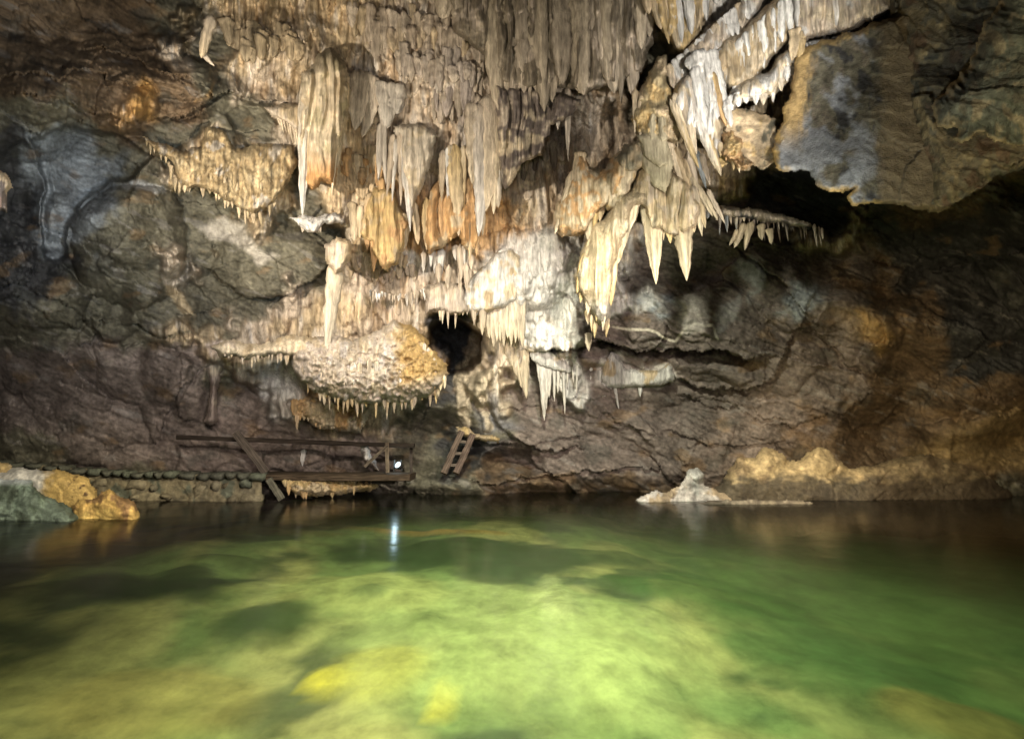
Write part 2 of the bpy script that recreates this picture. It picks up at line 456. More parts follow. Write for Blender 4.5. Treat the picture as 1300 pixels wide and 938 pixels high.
def base_H(u, v):
    """smooth plan of the cave: horizontal distance of the wall from the viewpoint"""
    t = (v - 628) / -628.0
    H = 12.4 - 1.6 * ss(0.0, .9, t) - .5 * ss(.6, 1.3, t)
    H = H - .5 * ss(400, -100, u) - .5 * ss(950, 1400, u)
    H = H - 1.2 * ss(300, 0, v) * ss(1000, 1250, u)
    H = H - .7 * ss(250, 0, v) * ss(350, 0, u)
    H = H * (1 + (hz(u, 1.0) - 1) * (.15 + .85 * ss(250, 560, v)))
    return H


def wall_H(u, v):
    """full relief of the cave wall for arrays of (u, v); returns H, albedo, flow"""
    cu = np.clip(u, -140, 1440)
    cv = np.clip(v, -160, 700)
    H = base_H(cu, cv)
    du = u + 7 * fbm(u / 38, v / 38, 31.1, 4)
    dv = v + 7 * fbm(u / 38, v / 38, 37.1, 4)
    for cx, cy, rx, ry, a, amt in MOUNDS:
        c, s = math.cos(rad(a)), math.sin(rad(a))
        x, y = (du - cx), (dv - cy)
        q = ((x * c + y * s) / rx) ** 2 + ((-x * s + y * c) / ry) ** 2
        if amt < -2.5:
            H = H - amt * ss(1.0, .62, q)
        else:
            H = H - amt * np.clip(1 - q, 0, 1) ** 1.2
    for poly, amt, r in PLATES:
        d = poly_sdf(du, dv, poly)
        t = np.clip(d / r, 0, 1)
        H = H - amt * np.sqrt(np.clip(1 - (1 - t) ** 2, 0, 1))
    jy = 3.0 * fbm(u / 10, v / 10, 41.0, 3)
    for pts, amt, L in LEDGES:
        if amt == 0:
            continue
        d, s = seg_dist(du, dv + jy, pts)
        above = (s > 0)
        H = H - np.where(above, amt * np.clip(1 - d / L, 0, 1) ** 1.3, 0)
        H = H + np.where(~above, amt * .5 * ss(9, 0, d), 0)
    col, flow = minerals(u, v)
    fl = flow
    wet = .26 * drips(u, v, 30, 140, 1) + .17 * drips(u, v, 14, 90, 2, 3) + .07 * drips(u, v, 7, 52, 3, 3)
    lump = fbm(u / 60, v / 45, 51.0, 4)
    H_flow = -(wet + flutes(u, v) + .20 * lump + .008 * fbm(u / 4, v / 8, 55, 3))
    H_rock = -rock_relief(u, v)
    H = H + fl * H_flow + (1 - fl) * H_rock
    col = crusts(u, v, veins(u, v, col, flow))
    return H, col, flow


# ------------------------------------------------------------------ materials
def new_mat(name):
    m = bpy.data.materials.new(name)
    m.use_nodes = True
    nt = m.node_tree
    return m, nt, nt.nodes, nt.links, nt.nodes["Principled BSDF"]


def stone_material(name, rough=.62, bump=.5, spec=.4, dist=.035, fine=9.0):
    m, nt, N, L, P = new_mat(name)
    at_ = N.new("ShaderNodeAttribute"); at_.attribute_name = "Col"
    fl = N.new("ShaderNodeAttribute"); fl.attribute_name = "flow"
    geo = N.new("ShaderNodeNewGeometry")
    mp = N.new("ShaderNodeMapping"); mp.inputs['Scale'].default_value = (1, 1, .13)
    L.new(geo.outputs['Position'], mp.inputs[0])
    n1 = N.new("ShaderNodeTexNoise"); n1.inputs['Scale'].default_value = fine * 1.6; n1.inputs['Detail'].default_value = 6
    n1.inputs['Roughness'].default_value = .65
    L.new(mp.outputs[0], n1.inputs['Vector'])
    n2 = N.new("ShaderNodeTexNoise"); n2.inputs['Scale'].default_value = fine * .8; n2.inputs['Detail'].default_value = 8
    n2.inputs['Roughness'].default_value = .7
    L.new(geo.outputs['Position'], n2.inputs['Vector'])
    mx = N.new("ShaderNodeMix"); mx.data_type = 'FLOAT'
    L.new(fl.outputs['Fac'], mx.inputs[0]); L.new(n2.outputs['Fac'], mx.inputs[2]); L.new(n1.outputs['Fac'], mx.inputs[3])
    rmp = N.new("ShaderNodeMapRange"); rmp.inputs[1].default_value = .25; rmp.inputs[2].default_value = .75
    rmp.inputs[3].default_value = .40; rmp.inputs[4].default_value = 1.55
    L.new(mx.outputs[0], rmp.inputs[0])
    mul = N.new("ShaderNodeVectorMath"); mul.operation = 'SCALE'
    L.new(at_.outputs['Color'], mul.inputs[0]); L.new(rmp.outputs[0], mul.inputs['Scale'])
    L.new(mul.outputs[0], P.inputs['Base Color'])
    n3 = N.new("ShaderNodeTexNoise"); n3.inputs['Scale'].default_value = 45; n3.inputs['Detail'].default_value = 5
    L.new(geo.outputs['Position'], n3.inputs['Vector'])
    add = N.new("ShaderNodeMath"); add.operation = 'MULTIPLY_ADD'; add.inputs[1].default_value = .5
    L.new(n3.outputs['Fac'], add.inputs[0]); L.new(mx.outputs[0], add.inputs[2])
    bp = N.new("ShaderNodeBump"); bp.inputs['Strength'].default_value = bump; bp.inputs['Distance'].default_value = dist
    L.new(add.outputs[0], bp.inputs['Height']); L.new(bp.outputs[0], P.inputs['Normal'])
    r2 = N.new("ShaderNodeMapRange"); r2.inputs[3].default_value = rough - .16; r2.inputs[4].default_value = rough + .22
    L.new(n2.outputs['Fac'], r2.inputs[0]); L.new(r2.outputs[0], P.inputs['Roughness'])
    P.inputs['Specular IOR Level'].default_value = spec
    return m


M_WALL = stone_material("cave_rock", .68, .65, .28)
M_BED = stone_material("pool_silt", .9, .15, .1, fine=3)
M_FLOW = stone_material("flowstone", .55, .8, .4, dist=.06, fine=12)
M_ROCK = stone_material("bare_rock", .66, .9, .3, fine=12)


def wood_material():
    m, nt, N, L, P = new_mat("old_timber")
    at_ = N.new("ShaderNodeAttribute"); at_.attribute_name = "Col"
    tc = N.new("ShaderNodeTexCoord")
    mp = N.new("ShaderNodeMapping"); mp.inputs['Scale'].default_value = (1.2, 22, 22)
    L.new(tc.outputs['Object'], mp.inputs[0])
    n = N.new("ShaderNodeTexNoise"); n.inputs['Scale'].default_value = 2; n.inputs['Detail'].default_value = 7
    L.new(mp.outputs[0], n.inputs['Vector'])
    r = N.new("ShaderNodeMapRange"); r.inputs[1].default_value = .3; r.inputs[2].default_value = .7
    r.inputs[3].default_value = .22; r.inputs[4].default_value = 1.15
    L.new(n.outputs['Fac'], r.inputs[0])
    mu = N.new("ShaderNodeVectorMath"); mu.operation = 'SCALE'
    L.new(at_.outputs['Color'], mu.inputs[0]); L.new(r.outputs[0], mu.inputs['Scale'])
    L.new(mu.outputs[0], P.inputs['Base Color'])
    b = N.new("ShaderNodeBump"); b.inputs['Strength'].default_value = .6; b.inputs['Distance'].default_value = .02
    L.new(n.outputs['Fac'], b.inputs['Height']); L.new(b.outputs[0], P.inputs['Normal'])
    P.inputs['Roughness'].default_value = .8
    P.inputs['Specular IOR Level'].default_value = .12
    return m


M_WOOD = wood_material()


def plain_material(name, color, rough=.5, metal=0.0, emit=None, power=0.0):
    m, nt, N, L, P = new_mat(name)
    n = N.new("ShaderNodeTexNoise"); n.inputs['Scale'].default_value = 30
    mx = N.new("ShaderNodeMix"); mx.data_type = 'RGBA'
    mx.inputs[6].default_value = tuple(c * .7 for c in color) + (1,)
    mx.inputs[7].default_value = tuple(color) + (1,)
    L.new(n.outputs['Fac'], mx.inputs[0]); L.new(mx.outputs[2], P.inputs['Base Color'])
    P.inputs['Roughness'].default_value = rough
    P.inputs['Metallic'].default_value = metal
    if emit:
        P.inputs['Emission Color'].default_value = tuple(emit) + (1,)
        P.inputs['Emission Strength'].default_value = power
    return m


M_METAL = plain_material("lamp_housing_metal", (.06, .06, .065), .4, .7)
M_LENS = plain_material("lit_lamp_lens", (.8, .85, .9), .2, 0, (.62, .85, 1.0), .9)


# ------------------------------------------------------------------ mesh helpers
def set_attrs(me, col=None, flow=None):
    n = len(me.vertices)
    if col is not None:
        a = me.attributes.new("Col", 'FLOAT_COLOR', 'POINT')
        c = np.ones((n, 4), np.float32)
        c[:, :3] = col
        a.data.foreach_set('color', c.ravel())
    a = me.attributes.new("flow", 'FLOAT', 'POINT')
    f = np.zeros(n, np.float32)
    if flow is not None:
        f[:] = flow
    a.data.foreach_set('value', f)


def mesh_quads(name, verts, quads, mat, col=None, flow=None, smooth=True):
    me = bpy.data.meshes.new(name)
    nv, nq = len(verts), len(quads)
    me.vertices.add(nv)
    me.vertices.foreach_set('co', np.asarray(verts, np.float32).ravel())
    me.loops.add(nq * 4)
    me.loops.foreach_set('vertex_index', np.asarray(quads, np.int32).ravel())
    me.polygons.add(nq)
    me.polygons.foreach_set('loop_start', np.arange(0, nq * 4, 4, dtype=np.int32))
    me.polygons.foreach_set('loop_total', np.full(nq, 4, np.int32))
    me.update(calc_edges=True)
    me.validate()
    me.polygons.foreach_set('use_smooth', np.full(len(me.polygons), smooth, bool))
    me.materials.append(mat)
    set_attrs(me, col, flow)
    return me


def link(name, me, parent=None, **props):
    o = bpy.data.objects.new(name, me)
    COL.objects.link(o)
    if parent is not None:
        o.parent = parent
        o.matrix_parent_inverse = parent.matrix_basis.inverted()
    for k, v in props.items():
        o[k] = v
    return o


def recenter(o):
    """put the object's origin at the middle of its own mesh (top-level meshes)"""
    me = o.data
    n = len(me.vertices)
    co = np.empty(n * 3, np.float32)
    me.vertices.foreach_get('co', co)
    co = co.reshape(-1, 3)
    c = (co.min(0) + co.max(0)) / 2
    me.vertices.foreach_set('co', (co - c).ravel())
    me.update()
    o.location = Vector(c.tolist())


def thing(name, label, cat, loc, group=None):
    e = bpy.data.objects.new(name, None)
    COL.objects.link(e)
    e.empty_display_size = .2
    e.location = loc
    e['label'] = label
    e['category'] = cat
    if group:
        e['group'] = group
    return e


def grid_quads(nr, nc):
    i = np.arange(nr * nc, dtype=np.int32).reshape(nr, nc)
    return np.stack([i[:-1, :-1], i[:-1, 1:], i[1:, 1:], i[1:, :-1]], -1).reshape(-1, 4)


# ------------------------------------------------------------------ the cave shell (closed all round the viewpoint)
us = np.arange(-70, 1371, 1.4)
az_in = np.arctan((us - CX) / (F * 1.0))
a0, a1 = az_in[0], az_in[-1]
az = np.concatenate([az_in, np.linspace(a1, a0 + 2 * math.pi, 150)[1:]])
vs = np.arange(672, -70, -1.25)
el_in = TILT + np.arctan((CY - vs) / F)
el = np.concatenate([np.linspace(rad(-38), el_in[0], 12)[:-1], el_in, np.linspace(el_in[-1], rad(89.9), 40)[1:]])
AZ, EL = np.meshgrid(az, el)
dxx, dyy, dzz = np.sin(AZ) * np.cos(EL), np.cos(AZ) * np.cos(EL), np.sin(EL)
fwd = dyy * math.cos(TILT) + dzz * math.sin(TILT)
upc = -dyy * math.sin(TILT) + dzz * math.cos(TILT)
front = fwd > .30
ff = np.where(front, fwd, 1)
U = np.where(front, CX + F * dxx / ff, 0)
Vv = np.where(front, CY - F * upc / ff, 0)
infr = front & (U > -160) & (U < 1460) & (Vv > -180)
wgt = ss(-160, -70, U) * ss(1460, 1370, U) * ss(-180, -70, Vv) * front
# generic rock elsewhere
H = np.full(AZ.shape, 11.0)
gx, gy, gz = dxx * 6, dyy * 6, dzz * 6
gen = fbm(gx, gy, gz * 1.6, 4) * .9 + .25 * fbm(gx * 3, gy * 3, gz * 5, 3)
H = 10.6 - gen
CC = np.empty(AZ.shape + (3,), np.float32)
CC[:] = np.array(MIN['B'])
CC *= (1 + .5 * fbm(gx * 2, gy * 2, gz * 2, 3))[..., None]
FL = np.zeros(AZ.shape, np.float32)
m = wgt > 0
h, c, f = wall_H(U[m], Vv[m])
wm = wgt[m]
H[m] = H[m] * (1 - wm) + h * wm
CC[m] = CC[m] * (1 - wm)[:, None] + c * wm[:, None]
FL[m] = f * wm
# radial distance, with a dome above
Rr = H / np.maximum(np.cos(EL), 1e-3)
cap = (13.5 + .7 * gen) / np.maximum(np.sin(EL), 1e-3)
blendk = ss(rad(44), rad(62), EL)
Rr = np.where(EL > rad(40), Rr * (1 - blendk) + np.minimum(Rr, cap) * blendk, Rr)
P3 = np.stack([dxx * Rr, dyy * Rr, dzz * Rr], -1) + CAM
WALL_H = H
q = grid_quads(len(el), len(az))
me = mesh_quads("cave_wall", P3.reshape(-1, 3), q[:, ::-1], M_WALL, CC.reshape(-1, 3), FL.ravel())
wall = link("cave_wall", me, kind="structure", label="rugged cave wall of brown bedrock and pale flowstone around the pool")
NC = len(us)


def wh(x, y):
    """horizontal distance of the finished wall at pixel (x, y)"""
    p = at(x, y, 1.0) - CAM
    a = math.atan2(p[0], p[1])
    e = math.atan2(p[2], math.hypot(p[0], p[1]))
    j = int(np.clip(np.interp(a, az_in, np.arange(NC)), 0, NC - 1))
    i = int(np.interp(e, el, np.arange(len(el))))
    return float(H[i, j])


def whmin(x, y, r=8):
    return min(wh(x + a, y + b) for a in (-r, 0, r) for b in (-r, 0, r))


# ------------------------------------------------------------------ lumps: solid bodies of rock with depth
def lump(name, poly, Hf, thick, edge, mat, colf, parent=None, back=None, relief=.06, step=1.5, warp=3.0,
         mode='rock', seed=0.0, tiltx=0.0, tilty=0.0, edgepow=2.0, roughscale=1.0, floor=None, **props):
    xs_, ys_ = [p[0] for p in poly], [p[1] for p in poly]
    pad = warp + 3
    gx_ = np.arange(min(xs_) - pad, max(xs_) + pad, step)
    gy_ = np.arange(min(ys_) - pad, max(ys_) + pad, step)
    UU, VV = np.meshgrid(gx_, gy_)
    wu = UU + warp * fbm(UU / 16 + seed, VV / 16, 61.0, 3)
    wv = VV + warp * fbm(UU / 16 + seed, VV / 16, 67.0, 3)
    d = poly_sdf(wu, wv, poly)
    keep_v = d > -step * .2
    keep = keep_v[:-1, :-1] & keep_v[1:, :-1] & keep_v[:-1, 1:] & keep_v[1:, 1:]
    cx, cy = (min(xs_) + max(xs_)) / 2, (min(ys_) + max(ys_)) / 2
    t = np.clip(d / edge, 0, 1)
    g = np.clip(1 - (1 - t) ** edgepow, 0, 1) ** (1 / edgepow)
    if callable(Hf):
        H0 = Hf(UU, VV)
    else:
        H0 = Hf + tiltx * (UU - cx) + tilty * (VV - cy)
    us_, vs_ = UU + seed * 113, VV + seed * 57
    if mode == 'rock':
        rel = rock_relief(us_, vs_, roughscale) * .8
    elif mode == 'smooth':
        rel = .5 * fbm(us_ / 40, vs_ / 40, 3, 3) + .2 * fbm(us_ / 10, vs_ / 10, 3, 3)
    elif mode == 'flow':
        rel = .35 * drips(us_, vs_, 15, 150, 4) + .25 * drips(us_, vs_, 7, 90, 5, 4) + flutes(us_, vs_) * 9 + .25 * fbm(us_ / 30, vs_ / 50, 3, 3)
    elif mode == 'straw':
        rel = .5 * drips(us_, vs_, 7, 40, 6, 3) + .4 * drips(us_, vs_, 4.5, 22, 7, 3) + .6 * fbm(us_ / 26, vs_ / 22, 3, 3)
    elif mode == 'cauli':
        a_ = np.abs(fbm(us_ / 9, vs_ / 8, 3, 4))
        rel = .55 * (1 - 2.0 * a_) + .8 * fbm(us_ / 36, vs_ / 26, 5, 4) + .55 * drips(us_, vs_, 9, 30, 8, 3) + .3 * drips(us_, vs_, 5, 17, 9, 3)
    Hfnt = H0 - thick * g - relief * rel * ss(0, 6, d)
    bk = thick * .5 if back is None else back
    Hbk = H0 + bk * ss(0, 10, d) + .03
    A = at(UU, VV, Hfnt)
    B = at(UU, VV, Hbk)
    if floor is not None:          # rock standing in the water ends just below the surface
        A[..., 2] = np.maximum(A[..., 2], floor)
        B[..., 2] = np.maximum(B[..., 2], floor - .02)
    idx = -np.ones(UU.shape, np.int64)
    used = np.zeros(UU.shape, bool)
    used[:-1, :-1] |= keep; used[1:, :-1] |= keep; used[:-1, 1:] |= keep; used[1:, 1:] |= keep
    n = int(used.sum())
    idx[used] = np.arange(n)
    Q = np.stack([idx[:-1, :-1][keep], idx[:-1, 1:][keep], idx[1:, 1:][keep], idx[1:, :-1][keep]], -1)
    E = np.concatenate([Q[:, [0, 1]], Q[:, [1, 2]], Q[:, [2, 3]], Q[:, [3, 0]]])
    key = np.sort(E, 1)
    kk = key[:, 0] * (n + 1) + key[:, 1]
    uq, inv, cnt = np.unique(kk, return_inverse=True, return_counts=True)
    be = E[cnt[inv] == 1]
    side = np.stack([be[:, 0], be[:, 1], be[:, 1] + n, be[:, 0] + n], -1)
    quads = np.concatenate([Q[:, ::-1], Q + n, side])
    verts = np.concatenate([A[used], B[used]])
    col, flow = colf(UU, VV, d)
    c2 = np.concatenate([col[used]] * 2)
    f2 = np.concatenate([np.broadcast_to(flow, UU.shape)[used]] * 2)
    me_ = mesh_quads(name, verts, quads, mat, c2, f2)
    o = link(name, me_, parent, **props)
    if parent is None:
        recenter(o)
    return o


def tone(*stops, flow=1.0, streak=.35, blotch=.25, seed=0.0, stain_shade=None):
    """colour of a lump: minerals picked by warped noise between the given stops"""
    cols = [np.array(MIN[s] if isinstance(s, str) else s, float) for s in stops]

    def f_(U_, V_, d):
        n = fbm(U_ / 30 + seed * 3, V_ / 34 + seed, 71.0, 4) * .9 + .5
        n = np.clip(n + .18 * fbm(U_ / 4.5, V_ / 40, 73, 2), 0, .999) * (len(cols) - 1) if len(cols) > 1 else np.zeros(U_.shape)
        i = np.floor(n).astype(int)
        fr = ss(.25, .75, n - i)[..., None]
        arr = np.array(cols + [cols[-1]])
        c = arr[i] * (1 - fr) + arr[np.minimum(i + 1, len(cols) - 1)] * fr
        k = 1 + (streak * fbm(U_ / 4.5, V_ / 50, 75 + seed, 3) if flow > .5 else 0) + blotch * fbm(U_ / 12, V_ / 10, 77 + seed, 4)
        c = c * k[..., None]
        if stain_shade is not None:
            for fn, sc in stain_shade:
                a = fn(U_, V_, d)[..., None]
                c = c * (1 - a) + np.array(MIN[sc] if isinstance(sc, str) else sc) * a
        return np.clip(c, .015, .84), np.full(U_.shape, flow, np.float32)
    return f_


def mapcol(U_, V_, d):
    c, f_ = minerals(U_, V_)
    return veins(U_, V_, c, f_), f_


# ------------------------------------------------------------------ ribs: tapering stalactites and folds of drapery
def rib_mesh(p0, p1, r0, flat, col0, col1, seed, sides=11, rings=16, point=1.0, bend=0.0, belly=0.0, mat=None):
    """tapered fluted body from p0 (root) to p1 (tip)"""
    rs = np.random.default_rng(int(seed * 1000) & 0xffffff)
    p0, p1 = np.array(p0), np.array(p1)
    ax = p1 - p0
    L = np.linalg.norm(ax)
    ax = ax / L
    out = np.array([p0[0] - CAM[0], p0[1] - CAM[1], 0]); out /= np.linalg.norm(out)
    sx = np.cross(ax, out); sx /= np.linalg.norm(sx)
    sy = np.cross(sx, ax)
    T = np.linspace(0, 1, rings)
    A = np.linspace(0, 2 * math.pi, sides, endpoint=False)
    ph = rs.uniform(0, 6.28, 4)
    k1, k2, k3 = rs.integers(2, 4), rs.integers(4, 6), rs.integers(7, 10)
    prof = (1 - T ** (1.6 * point)) ** .72 * np.clip(T / .09, 0, 1) ** .5
    prof = prof * (1 + belly * np.sin(T * math.pi)) * (1 + .10 * np.sin(T * 9 + ph[0]) * (1 - T) + .05 * np.sin(T * 23 + ph[3]))
    prof = np.maximum(prof, .03)
    wob = .10 * r0
    V_ = []
    C_ = []
    for t, pr in zip(T, prof):
        c = p0 + ax * L * t + sx * (wob * math.sin(t * 5 + ph[1]) + bend * r0 * math.sin(t * math.pi)) + sy * wob * math.sin(t * 4 + ph[2])
        rr = r0 * (1 + .06 * math.sin(t * L * 17 + ph[0]) + .05 * math.sin(t * L * 31 + ph[1])) * pr * (1 + .16 * np.sin(k1 * A + ph[0] + t * .8) + .12 * np.sin(k2 * A + ph[1] - t) + (.10 * np.sin(k3 * A + ph[2] + .6 * t) if sides > 14 else 0) + rs.uniform(-.05, .05, sides))
        rr = rr * (1 + .13 * perlin(np.cos(A) * 1.3 + seed * 7, np.sin(A) * 1.3, t * L * 3.5) + .07 * perlin(np.cos(A) * 2.5, np.sin(A) * 2.5 + seed, t * L * 11))
        V_.append(c + np.outer(np.cos(A) * rr, sx) + np.outer(np.sin(A) * rr * flat, sy))
        cc = np.array(col0) * (1 - t) + np.array(col1) * t
        cn = .30 * perlin(np.cos(A) * 2.2 + seed * 3, np.sin(A) * 2.2, t * L * 1.4 + seed) + .22 * perlin(np.cos(A) * 5 + seed, np.sin(A) * 5, t * L * 1.0)
        C_.append(np.outer(1 + .18 * np.sin(k2 * A + ph[2]) + cn + .10 * perlin(np.full(sides, seed * 9.1), np.full(sides, .5), t * L * 9) + rs.uniform(-.06, .06, sides), cc))
    V_ = np.concatenate(V_)
    C_ = np.clip(np.concatenate(C_), .015, .84)
    i = np.arange(rings * sides).reshape(rings, sides)
    j = np.roll(i, -1, 1)
    Q = np.stack([i[:-1], j[:-1], j[1:], i[1:]], -1).reshape(-1, 4)
    return mesh_quads("stalactite", V_, Q, mat or M_FLOW, C_, np.ones(len(V_)))


_seed = [1]


def mixc(a, b, t):
    a = np.array(MIN[a] if isinstance(a, str) else a)
    b = np.array(MIN[b] if isinstance(b, str) else b)
    return a * (1 - t) + b * t


def rib(parent, x0, y0, x1, y1, wpx, H, ca='C', cb=None, flat=.7, name="stalactite", point=1.0, bend=0., belly=.0, sides=None, rings=16, **props):
    sides = sides or (18 if wpx > 11 else 11)
    _seed[0] += 1
    s = _seed[0]
    if name != 'tusk' and wpx > 9 and rings > 14 and random.random() < .35:   # broken, blunt tip
        k_ = random.uniform(.86, .95)
        x1, y1, point = x0 + (x1 - x0) * k_, y0 + (y1 - y0) * k_, point * 1.6
    H0, H1 = H if isinstance(H, tuple) else (H, H)
    p0, p1 = at(x0, y0, H0), at(x1, y1, H1)
    scale = np.linalg.norm(at(x0 + 1, y0, H0) - p0)
    cb = ca if cb is None else cb
    me_ = rib_mesh(p0, p1, wpx / 2 * scale, flat, mixc(ca, ca, 0) * random.uniform(.85, 1.12), mixc(cb, cb, 0) * random.uniform(.85, 1.12), s * .137,
                   sides, rings, point, bend, belly)
    o = link(name, me_, parent, **props)
    if parent is None:
        recenter(o)
    return o


def along(pts, t):
    seg = [math.dist(a, b) for a, b in zip(pts[:-1], pts[1:])]
    s = t * sum(seg)
    for (a, b), l in zip(zip(pts[:-1], pts[1:]), seg):
        if s <= l:
            k = s / l
            return a[0] + (b[0] - a[0]) * k, a[1] + (b[1] - a[1]) * k
        s -= l
    return pts[-1]


def fringe(parent, pts, n, length, width, H, cols, lean=0.0, flat=.8, up=4, off=0.0, name="stalactite", sides=7, rings=7, Hf=None):
    for i in range(n):
        if random.random() < .14:
            continue
        x, y = along(pts, min(1, max(0, (i + .5 + random.uniform(-1.1, 1.1)) / n)))
        y += random.uniform(-2, 1.5)
        l = length[0] * .7 + (length[1] * 1.15 - length[0] * .7) * random.random() ** 1.7
        w_ = random.uniform(*width)
        h_ = Hf(x, y) if Hf else (H if H is not None else whmin(x, y, 3) - off)
        rib(parent, x, y - up, x + lean * l + random.uniform(-.8, .8), y + l, w_, h_ + random.uniform(-.08, .08), random.choice(cols), random.choice(cols),
            flat, name=name, sides=sides, rings=rings, point=random.uniform(.8, 1.4))



def hw(x, y, off=0.0, r=10):
    """typical distance of the wall around a pixel, less an offset towards the viewpoint"""
    return float(np.median([wh(x + a, y + b) for a in (-r, 0, r) for b in (-r, 0, r)])) - off


# ================================================================== water and pool bed
BR = 17.0
n_ = 300
gx_ = np.linspace(-BR, BR, n_)
gy_ = np.linspace(-6, BR, int(n_ * .7))
BX, BY = np.meshgrid(gx_, gy_)
BZ = -.62 - .10 * fbm(BX / 3.1, BY / 3.3, 2.3, 2) - .45 * ss(.6, 5, BX) * ss(1, 5, BY) + .30 * ss(-1.0, -6, BX) + .10 * ss(8.5, 11.5, BY) * ss(3, -2, BX)
BZ = BZ + .10 * fbm(BX / 1.7, BY / 1.9, .3, 3) 
silt, dark, moss = np.array([.36, .34, .14]), np.array([.035, .055, .03]), np.array([.17, .23, .085])
kk_ = ss(-.3, .35, fbm(BX / 1.5 + .2 * BY, BY / 2.4, 5.5, 4))[..., None]
BC = moss * (1 - kk_) + silt * kk_
kk_ = (ss(.05, .45, fbm(BX / 1.3 + 4, BY / 1.1, 9.5, 4)) * .85)[..., None]
BC = BC * (1 - kk_) + dark * kk_
deep = (ss(1.0, 4.5, BX) * .75)[..., None]
BC = BC * (1 - deep) + np.array([.07, .16, .04]) * deep


def on_bed(x, y, z=-.62):
    p = at(x, y, 1.0) - CAM
    return (CAM + p * (z - CAM[2]) / p[2])[:2]


# patches of pale and dark colour and rusty stone lying on the bed
for (x, y, rx, ry, c_, k_) in [(412, 868, .26, .22, (.62, .52, .06), .9), (560, 888, .14, .34, (.58, .48, .06), .8), (190, 778, 1.25, .6, (.015, .03, .012), .97), (245, 752, .4, .3, (.03, .045, .02), .8), (1050, 800, 1.2, 1.4, (.04, .10, .03), .7), (20, 800, .8, .25, (.06, .07, .03), .6), (600, 708, 3.1, 1.1, (.02, .04, .016), .96), (760, 700, 1.2, .5, (.03, .06, .025), .7), (545, 681, 1.9, .28, (.42, .27, .08), .95), (900, 735, 1.6, 1.0, (.03, .09, .02), .7),
                               (650, 800, 2.2, 1.7, (.32, .36, .14), .7), (450, 760, 1.6, .9, (.42, .42, .16), .6), (130, 720, 1.6, .5, (.08, .09, .035), .6), (300, 735, .7, .3, (.06, .08, .03), .6),
                               (240, 665, 1.8, .22, (.30, .22, .08), .7), (80, 760, 1.0, .3, (.10, .12, .05), .5), (480, 860, .5, .5, (.35, .32, .07), .6), (340, 805, .6, .6, (.03, .06, .025), .9),
                               (700, 760, .3, 1.0, (.5, .52, .24), .5), (800, 850, .5, .7, (.40, .45, .18), .5), (360, 690, 1.2, .25, (.22, .19, .07), .6), (1230, 880, .8, .5, (.26, .20, .06), .6),
                               (200, 900, 1.0, .5, (.30, .24, .08), .6), (470, 770, .25, .3, (.10, .14, .06), .6), (540, 800, .2, .5, (.16, .2, .07), .5)]:
    bx_, by_ = on_bed(x, y)
    q_ = ((BX - bx_) / rx) ** 2 + ((BY - by_) / ry) ** 2 + .55 * fbm(BX / 1.1, BY / .9, 41 + x, 3)
    a_ = (ss(1.15, .35, q_) * k_)[..., None]
    BC = BC * (1 - a_) + np.array(c_) * a_
    BZ = BZ + .05 * ss(1.2, 0, q_)
me = mesh_quads("pool_bed", np.stack([BX, BY, BZ], -1).reshape(-1, 3), grid_quads(*BX.shape), M_BED, BC.reshape(-1, 3))
link("pool_bed", me, kind="structure", label="silty green and yellow bed of the pool")

m, nt, N, L, P = new_mat("pool_water")
N.remove(P)
outn = N["Material Output"]
tr = N.new("ShaderNodeBsdfTransparent"); tr.inputs[0].default_value = (.93, .98, .90, 1)
gl = N.new("ShaderNodeBsdfGlossy"); gl.inputs['Roughness'].default_value = .16
fr = N.new("ShaderNodeFresnel"); fr.inputs[0].default_value = 1.33
mx = N.new("ShaderNodeMixShader")
tc = N.new("ShaderNodeNewGeometry")
mp = N.new("ShaderNodeMapping"); mp.inputs['Scale'].default_value = (.35, 1.4, 1); mp.inputs['Rotation'].default_value = (0, 0, rad(12))
L.new(tc.outputs['Position'], mp.inputs[0])
nz = N.new("ShaderNodeTexNoise"); nz.inputs['Scale'].default_value = 1.6; nz.inputs['Detail'].default_value = 5
L.new(mp.outputs[0], nz.inputs['Vector'])
bp = N.new("ShaderNodeBump"); bp.inputs['Strength'].default_value = .25; bp.inputs['Distance'].default_value = .03
L.new(nz.outputs['Fac'], bp.inputs['Height'])
L.new(bp.outputs[0], gl.inputs['Normal']); L.new(bp.outputs[0], fr.inputs['Normal'])
L.new(fr.outputs[0], mx.inputs[0]); L.new(tr.outputs[0], mx.inputs[1]); L.new(gl.outputs[0], mx.inputs[2])
L.new(mx.outputs[0], outn.inputs['Surface'])
va = N.new("ShaderNodeVolumePrincipled"); va.inputs['Color'].default_value = (.44, .60, .24, 1); va.inputs['Density'].default_value = .10
va.inputs['Absorption Color'].default_value = (.42, .62, .17, 1)
L.new(va.outputs[0], outn.inputs['Volume'])
M_WATER = m
bx = 18.0
vv = [(-bx, -8, -5.5), (bx, -8, -5.5), (bx, 18, -5.5), (-bx, 18, -5.5), (-bx, -8, 0), (bx, -8, 0), (bx, 18, 0), (-bx, 18, 0)]
qq = [(3, 2, 1, 0), (4, 5, 6, 7), (0, 1, 5, 4), (1, 2, 6, 5), (2, 3, 7, 6), (3, 0, 4, 7)]
me = mesh_quads("pool_water", vv, qq, M_WATER, smooth=False)
link("pool_water", me, kind="structure", label="still green water of the cave pool")


# ================================================================== big rock bodies
def edge_gold(U_, V_, d):
    return ss(9, 2, d + 4 * fbm(U_ / 9, V_ / 9, 3, 3)) * .9


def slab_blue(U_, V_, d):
    return ss(.0, .5, fbm(U_ / 34, V_ / 34, 5, 4) + .8 * ss(110, 190, V_) - .2) * .85


